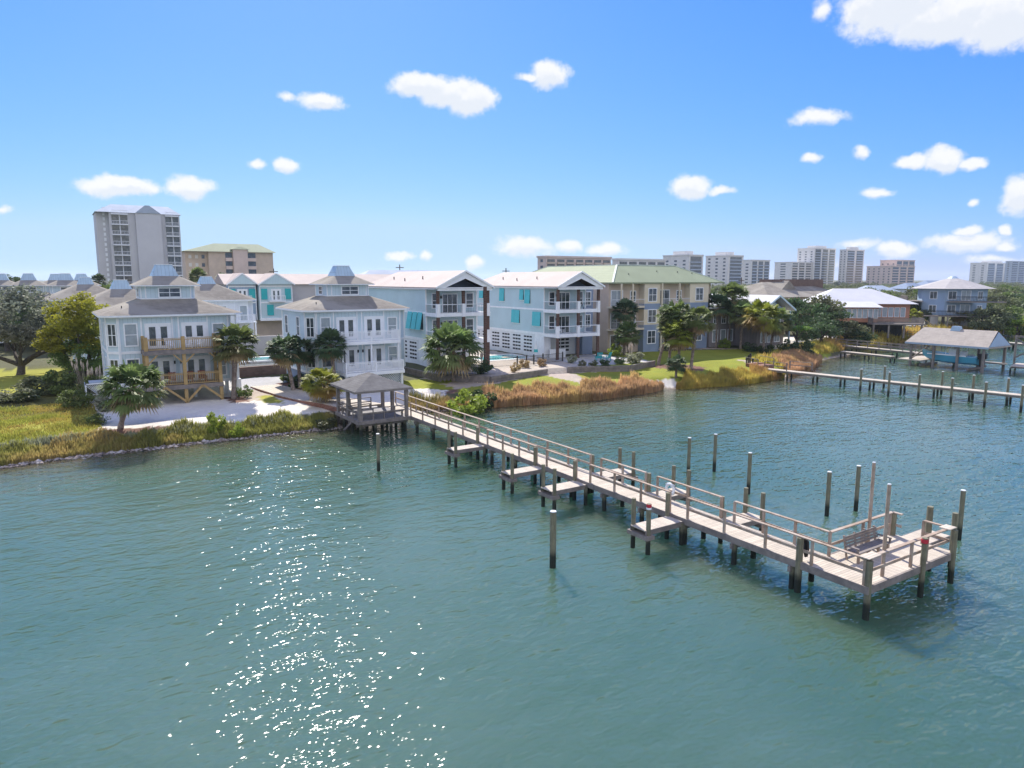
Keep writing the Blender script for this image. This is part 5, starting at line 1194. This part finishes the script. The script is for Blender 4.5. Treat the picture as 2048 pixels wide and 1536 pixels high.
def palm_px(label, bx, by, cx_, cy, rpx, **k):
    """base at (bx,by); crown heart above it in the photo at (cx_,cy), radius rpx"""
    N = k.pop('N', None)
    if N is None: u, n, z = gat(bx, by)
    else: u, n = N*math.tan(az(bx)), N; z = gz(u, n)
    d_ = depth(u, n); zt = zat(cy, d_); q = pray(cx_, cy); sc_ = (zt-CH)/q[2] if abs(q[2]) > .01 else None
    dx = (cx_-bx)/FPX*d_; lean = (dx*math.cos(YAW), -dx*math.sin(YAW))
    if 'z' in k: z = k.pop('z')
    return palm(label, u, n, zt, rpx/FPX*d_*1.12, lean=lean, z=z, **k)
palm_px('leaning palm on the sand in front of the first house', 240, 857, 275, 776, 62, mt='palm', seed=1, tr=.2)
palm_px('tall palm at the right corner of the first house', 468, 797, 478, 688, 48, mt='palm', seed=2, tr=.24)
palm_px('shaggy palm between the two beach houses', 577, 757, 562, 698, 38, mt='palmd', seed=3, N=73.5)
palm_px('dark palm close behind the shaggy one by the second house', 590, 757, 590, 700, 34, mt='palmd', seed=4, N=75.5)
palm_px('dark palm against the front windows of the second house', 664, 745, 655, 690, 36, mt='palmd', seed=5, N=72.8)
palm_px('short bright yellow-green palm beside the pavilion', 650, 812, 646, 766, 40, mt='palmy', seed=6, tr=.24)
palm_px('broad full palm before the three-shutter condo', 905, 768, 902, 700, 60, mt='palm', seed=1, tr=.22, N=71)
palm_px('lawn palm, front one with a yellow-green crown in the lawn cluster', 1357, 735, 1357, 668, 37, mt='palmy', seed=2)
palm_px('lawn palm with a crooked leaning trunk, back left in the lawn cluster', 1316, 730, 1348, 632, 38, mt='palm', seed=3)
palm_px('lawn palm behind the front one, second trunk from the left', 1337, 731, 1345, 650, 34, mt='palm', seed=5)
palm_px('lawn palm with the straight slim trunk, rightmost in the lawn cluster', 1382, 738, 1392, 640, 34, mt='palm', seed=6)
palm_px('dark palm against the cream balconies of the green-roofed block', 1252, 690, 1252, 620, 27, mt='palmd', seed=4, N=80)
palm_px('palm with pale drooping fronds among the shrubs by the green-roofed block', 1262, 706, 1258, 668, 28, mt='palm', seed=5, N=77)
palm_px('dark twin palm before the white-roofed cottage, left stem', 1437, 688, 1438, 610, 30, mt='palmd', seed=2, N=82)
palm_px('tall palm whose crown rises over the white cottage roof', 1462, 690, 1468, 594, 34, mt='palm', seed=1, N=82)
palm_px('palm in the middle of the cottage front', 1487, 700, 1490, 625, 31, mt='palm', seed=3, N=78)
palm_px('broad olive palm before the cottage gable', 1535, 706, 1530, 632, 37, mt='palmy', seed=4, N=72)
palm_px('palm half hidden right of the cottage gable palm', 1548, 706, 1556, 640, 34, mt='palm', seed=6, N=74)
palm_px('dark palm between the green roof corner and the cottage', 1412, 690, 1416, 645, 27, mt='palmd', seed=5, N=86)
palm_px('small yellow-green palm before the stilt house', 1917, 660, 1918, 630, 21, mt='palmy', seed=2, dead=False)
palm_px('small palm beside the deck of the orange house', 1824, 660, 1824, 632, 18, mt='palmy', seed=3, dead=False)
palm_px('low palm right of the stilt house', 2018, 660, 2018, 640, 20, mt='palm', seed=4, dead=False)
palm('far palm before the tan hotel, left', *pd(396, 170), zat(552, 170), 2.4, seed=5, dead=False)
palm('far bushy palm before the tan hotel, right', *pd(448, 170), zat(560, 170), 2.6, 'palmd', seed=6, dead=False)
palm('far palm just left of the grey tower base', *pd(197, 160), zat(560, 160), 1.8, 'palmd', seed=1, dead=False)
palm('small spreading palm under the lawn palms', *gat(1352, 752)[:2], 2.6, 1.5, 'palmd', seed=3, tr=.15, dead=False)

# left trees
t = thing('oak_tree', 'spreading grey-green oak with dark low limbs at the left edge', 'tree', (*pd(20, 84), 1.4))
m = MB(); m.tube([(0,0,-.3),(.2,.2,.9),(.3,.2,1.9)], [.55,.42,.36], 9)
for (a, q, zt) in ((10, 4.5, 4.2), (-30, 3.6, 5), (170, 4.5, 4.4), (100, 3.5, 5.5), (-80, 3, 5.2), (40, 6.0, 3.8)):
    c_, s_ = math.cos(R(a)), math.sin(R(a)); m.tube([(.25,.2,1.4),(c_*q*.35,s_*q*.35,2.3),(c_*q*.7,s_*q*.7,3.0),(c_*q,s_*q,zt)], [.3,.22,.16,.07], 7)
    for k in range(3): b_ = R(a+rnd.uniform(-40, 40)); m.tube([(c_*q*.6,s_*q*.6,2.8),(c_*q*.6+math.cos(b_)*1.6,s_*q*.6+math.sin(b_)*1.6,4.6)], [.1,.03], 5)
m.build('trunk', M['bark'], t)
foliage('crown', 'near1', 'oak', t, (0,0,7.0), (6.4,6.4,4.9)); foliage('crown', 'near2', 'oak', t, (2.6,-1.0,5.4), (4.2,4.2,2.9))
t = thing('tree', 'tall yellow-green tree beside the first house', 'tree', (*pd(140, 76), 1.4))
m = MB()
for (x, y, a, b_) in ((0,0,.5,.3), (.4,.3,1.8,-.6), (-.4,.2,-1.6,.8), (.1,-.4,.2,-1.5), (1.2,.2,2.2,.1)): m.tube([(x,y,-.3),(x+a*.4,y+b_*.4,3.5),(x+a,y+b_,8)], [.2,.14,.05], 7)
m.build('trunk', M['bark'], t)
foliage('crown', 'near1', 'yel', t, (.6,0,7.4), (3.8,3.8,3.5), 1); foliage('crown', 'near2', 'yel', t, (-.6,.2,5.2), (3.7,3.7,2.8), 2); foliage('crown', 'near1', 'leafm', t, (.2,-.3,3.4), (3.3,3.3,2.9), 3)
for k, (px, d, r_, h, mt, lb) in enumerate(((60,70,2.2,1.9,'leafg','low spreading shrub thicket under the oak'), (105,70,1.9,2.6,'leafm','dark shrub below the yellow-green tree, left'), (170,69,1.5,2.3,'leafm','dark shrub below the yellow-green tree, right'),
     (10,66,2.2,1.4,'leafg','dark shrub at the left edge of the photo'), (130,64,1.6,1.7,'leafm','low green shrub beside the meadow, left'), (196,62.5,1.6,1.6,'sage','pale sage shrub at the corner of the white sand'), (170,57,.9,.9,'leafm','small round green bush in the yellow meadow'),
     (180,66,1.4,2.2,'sage','sage shrub near the lattice enclosure'))):
    u, n = pd(px, d); bush(lb, u, n, r_, h, mt, 'bush1' if k % 2 else 'mid2')
def plumes(label, u, n, h, r_, cnt=10, grassm='sage'):
    t = thing('pampas_grass', label, 'ornamental grass', (u, n, gz(u, n))); g_ = random.Random(int(u*10)); m = MB()
    for k in range(70): a = g_.uniform(0, 6.28); q = g_.uniform(.2, 1)*r_; x, y = math.cos(a)*q, math.sin(a)*q; m.add([(x*.3,y*.3,0),(x*.3+.05,y*.3,0),(x*1.2,y*1.2,h*g_.uniform(.35,.75))], [(0,1,2)])
    m.build('blades', M[grassm], t)
    for k in range(cnt):
        a = g_.uniform(0, 6.28); q = g_.uniform(.1, .8)*r_; x, y = math.cos(a)*q, math.sin(a)*q; z0 = h*g_.uniform(.7, .95)
        pm = MB().cyl((x*.3,y*.3,0), (x,y,z0), .015, n=5).cyl((x,y,z0), (x*1.05,y*1.05,z0+.3), .03, .11, 6).cyl((x*1.05,y*1.05,z0+.3), (x*1.15,y*1.15,z0+.75), .11, .02, 6); pm.build('plume', M['plume'], t)
plumes('cream-plumed grass clump left of the lattice enclosure', *pd(172, 69), 2.6, 1.0, 9); plumes('cream-plumed grass clump under the yellow-green tree', *pd(150, 71), 3.2, 1.1, 8)
plumes('plumed grass clump below the pool terrace log wall', *pd(962, 83.5), 2.0, .7, 6); plumes('plumed grass between the teal chairs and the lawn palms', *gat(1262, 722)[:2], 2.0, 1.0, 6)
# shrubs and tufts placed round the yards
for k, (px, py, r_, h, mt, lb) in enumerate((
  (930,797,2.3,2.9,'leafb','bright lime-green bush at the water edge right of the pavilion'), (968,790,1.5,2.0,'leafd','dark bush right beside the lime-green bush'), (965,748,1.3,1.7,'leafd','dark bush at the foot of the dark square pole'),
  (604,775,1.6,1.5,'leafd','dark round shrub beside the boardwalk, near the second house'), (578,765,1.0,1.1,'leafm','round shrub left of the dark one by the boardwalk'), (640,782,1.2,1.2,'leafd','dark shrub in front of the second house corner'),
  (490,795,1.0,1.3,'leafm','green shrub in the mulch bed beside the first house'), (432,846,.9,1.9,'leafb','bright upright bush in the marsh grass, left'), (472,846,.7,1.4,'leafb','smaller bright bush in the marsh grass, right'),
  (650,830,1.2,1.0,'leafg','low olive shrub at the foot of the short palm'),
  (1143,735,.8,1.1,'sage','pale round grass clump at the start of the shrub bed'), (1165,732,.7,.8,'sage','second low clump in the shrub bed'), (1187,732,.7,.8,'leafg','third low clump in the shrub bed'), (1210,732,.9,.9,'leafd','dark clump below the teal chairs'),
  (1238,728,.9,1.0,'leafm','green clump between the chairs and the silvery bush'), (1268,726,1.6,1.5,'sage','large silvery bush beside the lawn'), (1228,712,1.2,1.8,'leafb','yellow-green bush behind the teal chairs'), (1245,700,1.6,2.6,'leafm','tall green bush against the green-roofed block'),
  (1300,700,1.6,1.6,'leafd','hedge clump under the left windows of the green-roofed block'), (1326,698,1.6,1.6,'leafd','hedge clump under the middle of the green-roofed block'), (1370,695,1.8,1.8,'leafd','hedge clump behind the lawn palms'), (1398,692,1.8,1.9,'leafd','hedge clump at the right end of the green-roofed block'), (1424,692,1.6,1.7,'leafd','hedge clump at the cottage corner'),
  (1450,696,1.3,1.7,'leafb','yellow-green bush among the cottage palms'), (1500,703,1.7,1.5,'leafd','hedge clump before the cottage porch, left'), (1530,706,1.6,1.4,'leafd','hedge clump before the cottage porch, right'), (1572,708,2.0,2.4,'leafd','dark thicket right of the cottage'), (1605,712,2.0,2.6,'leafd','dark thicket behind the timber steps'),
  (1626,714,1.0,1.0,'leafb','small bright bush above the straw reeds'), (1050,745,.9,1.1,'tuftm','dry grass tuft on the sandy terrace, middle'), (1030,744,.8,1.2,'tuftm','dry grass tuft on the sandy terrace, left'), (1083,742,.8,1.1,'tuftm','dry grass tuft on the sandy terrace, right'))):
    u, n, z = gat(px, py); bush(lb, u, n, r_, h, mt, 'bush1' if k % 2 else 'bush2', z=z)
# dark trees round the cottage and the orange house
TR = [(1602,136,5.0,8.5,'leafd','dark tree rising behind the cottage gable, left'), (1640,140,5.2,9.0,'leafg','big olive tree between the cottage and the orange house'), (1668,134,4.2,7.0,'leafd','dark tree before the left end of the orange house'),
 (1700,132,3.6,4.6,'leafg','rounded dark tree before the orange house windows'), (1726,131,3.2,4.0,'leafd','low dark tree left of the orange house deck posts'), (1650,126,3.4,5.4,'leafd','dark tree low on the bank left of the orange house'), (1622,122,2.4,4.4,'leafd','small dark tree beside the timber steps'),
 (1580,150,4.6,8.2,'leafg','olive tree behind the white cottage roof'), (1770,175,5,7.5,'leafm','green tree behind the orange house roof, left'), (1812,178,4.6,7.2,'leafg','olive tree right of the orange house roof'), (1842,172,3.4,5.4,'leafd','dark tree between the orange house and the stilt house'),
 (1985,160,4.8,8.6,'leafg','large olive tree right of the stilt house'), (2020,170,5,8.0,'leafm','green tree near the right edge behind the bank'), (2044,160,4.4,7.4,'leafb','bright green tree at the right edge'), (1998,175,5,9.2,'leafg','olive tree rising behind the large one by the stilt house')]
for px, d, r_, h, mt, lb in TR: u, n = pd(px, d); tree(lb, u, n, r_, h, mt, rnd.choice(['mid1','mid2','mid3']))
u, n = pd(1602, 118); tree('flat-topped bright green small tree before the dark trees', u, n, 2.6, 4.8, 'pad', 'flat1', hr=1.1)
for px, d, r_, h, mt, lb in ((215,95,3.2,6.4,'leafg','olive tree showing over the first house roof, left'), (258,96,1.6,8.4,'leafd','small dark tree behind the first house cupola'), (60,120,5,9.6,'leafg','olive tree behind the oak'), (0,112,5,9.0,'leafd','dark tree behind the oak at the left edge'), (110,112,4,9.0,'leafg','olive tree below the third blue cap'),
    (28,150,2.5,12.6,'leafd','tree poking up between the two leftmost blue caps'), (205,170,4,11.5,'leafm','green tree at the foot of the grey tower'), (455,165,4,12,'leafd','dark tree before the tan hotel')):
    u, n = pd(px, d); tree(lb, u, n, r_, h, mt, rnd.choice(['mid1','mid2','mid3']))
# wooded land behind: single trees in the middle distance, the far wood as one mass
ORD = 'first second third fourth fifth sixth seventh eighth ninth tenth eleventh twelfth thirteenth fourteenth fifteenth sixteenth seventeenth eighteenth nineteenth twentieth'.split()
ORD += ['twenty-'+o_ for o_ in ORD[:9]]+['thirtieth']+['thirty-'+o_ for o_ in ORD[:9]]
k = 0
for row, d0, d1, cnt, nm in ((0, 185, 235, 26, 'nearer'), (1, 240, 330, 34, 'middle'), (2, 340, 480, 0, 'farther')):
    for i_ in range(cnt):
        ordw = ORD[i_]
        px = 1425+(2075-1425)*(i_+rnd.uniform(.1, .9))/cnt; d = rnd.uniform(d0, d1); 
        if row == 0 and (1480 < px < 1640 or 1860 < px < 1950): d += 60
        u, n = pd(px, d); h = rnd.uniform(6.2, 9.2)+row*.8
        tree(f'woodland tree behind the waterfront houses, {nm} row, {ordw} from the left', u, n, rnd.uniform(4.5, 7), h, rnd.choice(['leafg','leafm','leafg','leafd','oak']), rnd.choice(['mid1','mid2','mid3']), limbs=0, z=1.4, group=f'{nm} woodland trees behind the houses')
gr = np.random.RandomState(5); Vs = []; Fs = []; off = 0
bv = []; bf = []
base = [crown_mesh(k_) for k_ in ('bush1', 'bush2')]
for b_ in base:
    a = np.empty(len(b_.vertices)*3); b_.vertices.foreach_get('co', a); bv.append(a.reshape(-1, 3))
for i_ in range(760):
    d = 345*(1400/345)**gr.uniform(0, 1); px = gr.uniform(-60, 2110)
    if px < 1000 and gr.uniform() < .5: continue
    u, n = pd(px, d); r_ = gr.uniform(6, 11); v_ = bv[i_ % 2][:1600]*np.array([r_, r_, gr.uniform(4, 5.5)])*1.1
    v_ = v_+np.array([u, n, gr.uniform(4, 6.5)]); Vs.append(v_); Fs.append(np.arange(len(v_)).reshape(-1, 4)+off); off += len(v_)
me = npmesh('far_woods', np.concatenate(Vs), np.concatenate(Fs), M['leafg']); o = bpy.data.objects.new('far_woods', me); col.objects.link(o); tag(o, 'far grey-green wood reaching the skyline towers', 'wood', kind='stuff')

# reeds, marsh grass, meadow
def blades(name, label, cat, fn, cnt, mt, h=(1, 1.6), w_=.05, lean=.25, seed=1):
    g_ = np.random.RandomState(seed); P = fn(g_, cnt); n = len(P); Z = gzv(P[:, 0], P[:, 1]); Z = np.maximum(Z, -.15)
    hh_ = g_.uniform(*h, n)*(P[:, 2] if P.shape[1] > 2 else 1); a = g_.uniform(0, 6.28, n); l_ = g_.uniform(0, lean, n)*hh_; b_ = g_.uniform(0, 6.28, n)
    base = np.stack([P[:, 0], P[:, 1], Z], 1); sd_ = np.stack([np.cos(a), np.sin(a), np.zeros(n)], 1)*w_/2
    tip = base+np.stack([np.cos(b_)*l_, np.sin(b_)*l_, hh_], 1); mid = base*.5+tip*.5+np.array([0, 0, 1])*(.06*hh_)[:, None]
    V = np.stack([base-sd_, base+sd_, mid+sd_*1.1, tip, mid-sd_*1.1], 1).reshape(-1, 3); i_ = np.arange(n)[:, None]*5
    F = np.concatenate([i_+np.array([[0, 1, 2, 4]])], 0); F2 = np.concatenate([F, i_+np.array([[4, 2, 3, 3]])], 0)
    F2[n:, 3] = i_[:, 0]+3; V2 = V
    # tips as thin quads
    extra = V[3::5]+sd_*.1; V2 = np.concatenate([V, extra]); F2[n:, 3] = 5*n+np.arange(n); F2[n:] = F2[n:][:, [0, 1, 3, 2]]
    o = bpy.data.objects.new(name, npmesh(name, V2, F2, M[mt])); col.objects.link(o); tag(o, label, cat, kind='stuff'); return o
def bandf(u0, u1, n0, n1, taper=True):
    def f(g_, c):
        u = g_.uniform(u0, u1, c); s = np.interp(u, SU, SN); t_ = g_.uniform(0, 1, c); wob = .5*np.sin(u*.9)+.4*np.sin(u*2.3+1)
        e_ = np.clip(np.minimum(u-u0, u1-u)/3, .15, 1) if taper else np.ones(c)
        n = s+n0+(n1+wob-n0)*t_*e_; clump = .92+.06*np.sin(u*1.3+n*.8+np.sin(n*1.9))+.05*np.sin(n*2.9-u*.7)+.05*np.sin(u*5.1+n*2.3+2*np.sin(u*.6))+.08*np.sin(u*9.7-n*6.1); return np.stack([u, n, clump*(.7+.3*e_)], 1)
    return f
blades('reed_bed', 'rust-orange reeds along the water between the pier and the small beach', 'reeds', bandf(34.5, 60.5, -.3, 2.2), 22000, 'reed', (.95, 1.45), .06, .22, 1)
blades('reed_bed', 'straw and rust reeds along the water right of the small beach', 'reeds', bandf(62.2, 81.0, -.3, 2.2), 15000, 'reedy', (.8, 1.3), .06, .22, 2)
blades('reed_bed', 'straw reeds on the bank behind the narrow dock', 'reeds', bandf(83.5, 104, -.2, 4.6), 18000, 'reed', (.8, 1.4), .07, .25, 3)
blades('marsh_grass', 'sparse olive reeds under the right side of the pavilion', 'marsh grass', bandf(27.6, 35.5, -.2, 2.4), 2600, 'bank', (.5, 1.2), .05, .3, 4)
blades('marsh_grass', 'olive and brown marsh grass along the bank below the first house', 'marsh grass', bandf(-9, 20.6, .1, 2.2, False), 24000, 'bank', (.3, .75), .055, .35, 5)
def meadow(g_, c):
    u = g_.uniform(-16, 2.8, c); n = g_.uniform(62, 78, c); q = .5+.8*np.abs(np.sin(u*.7+n*.3)*np.sin(n*.6-u*.2)); return np.stack([u, n, q], 1)
blades('meadow_grass', 'yellow-green rough meadow grass at the left', 'meadow grass', meadow, 22000, 'meadow', (.12, .32), .06, .5, 6)
def lawnb(g_, c):
    u = g_.uniform(-9, 18, c); s = np.interp(u, SU, SN); n = s+g_.uniform(1.7, 2.5, c); n = np.where(u > 3, n-.4, n); return np.stack([u, n, .5+.6*np.abs(np.sin(u*1.7+np.sin(u*4.1)))], 1)
blades('bank_scrub', 'pale green scrub on top of the bank', 'scrub', lawnb, 6000, 'sage', (.3, .6), .07, .5, 7)
def brightlawn(g_, c):
    u = g_.uniform(84, 125, c); s = np.interp(u, SU, SN); n = s+g_.uniform(1.5, 7, c); return np.stack([u, n, .4+np.abs(np.sin(u*.9+n))], 1)
blades('bank_scrub', 'yellow and brown low scrub on the bank before the orange house', 'scrub', brightlawn, 9000, 'reedy', (.3, .9), .1, .5, 8)
def farb(g_, c):
    u = g_.uniform(126, 215, c); s = np.interp(u, SU, SN); n = s+g_.uniform(.4, 6, c); return np.stack([u, n, .5+np.abs(np.sin(u*.5+n*.4))], 1)
blades('bank_scrub', 'golden grasses and low scrub before the stilt house', 'scrub', farb, 12000, 'reedy', (.5, 1.3), .16, .5, 9)
# rocks and oyster shell along the left bank
g_ = np.random.RandomState(9); V = []; F = []
ico = np.array([(0,0,1),(1,0,0),(0,1,0),(-1,0,0),(0,-1,0),(0,0,-.6)]); fc = np.array([(0,1,2),(0,2,3),(0,3,4),(0,4,1),(5,2,1),(5,3,2),(5,4,3),(5,1,4)])
for i_ in range(1500):
    u = g_.uniform(-9, 21) if i_ < 1250 else g_.uniform(28, 34); n = np.interp(u, SU, SN)+g_.normal(0, .28)+.1; r_ = g_.uniform(.04, .2)*(1 if g_.uniform() < .93 else 1.8)
    v_ = ico*r_*g_.uniform(.6, 1.3, (6, 3))*np.array([1.2, 1, .6]); V.append(v_+np.array([u, n, max(gz(u, n), -.02)+r_*.2])); F.append(fc+i_*6)
o = bpy.data.objects.new('shore_rubble', npmesh('shore_rubble', np.concatenate(V), np.concatenate(F), M['rock'])); col.objects.link(o); tag(o, 'dark and pale rubble along the left waterline', 'rubble', kind='stuff')

# air: thin even haze over the whole scene
t_ = MB().box(-2500, -400, -4, 6500, 7500, 62).build('haze', mat('unused_haze', (1,1,1)))
hm = bpy.data.materials.new('thin_sea_haze'); hm.use_nodes = True; hn = hm.node_tree; hn.nodes.clear(); ho = hn.nodes.new('ShaderNodeOutputMaterial'); hv_ = hn.nodes.new('ShaderNodeVolumePrincipled')
hv_.inputs['Color'].default_value = (.80, .90, 1, 1); hv_.inputs['Density'].default_value = .00010; hv_.inputs['Anisotropy'].default_value = .2; hn.links.new(hv_.outputs[0], ho.inputs['Volume'])
t_.data.materials.clear(); t_.data.materials.append(hm); tag(t_, 'thin pale haze that softens the far towers', 'haze', kind='stuff')
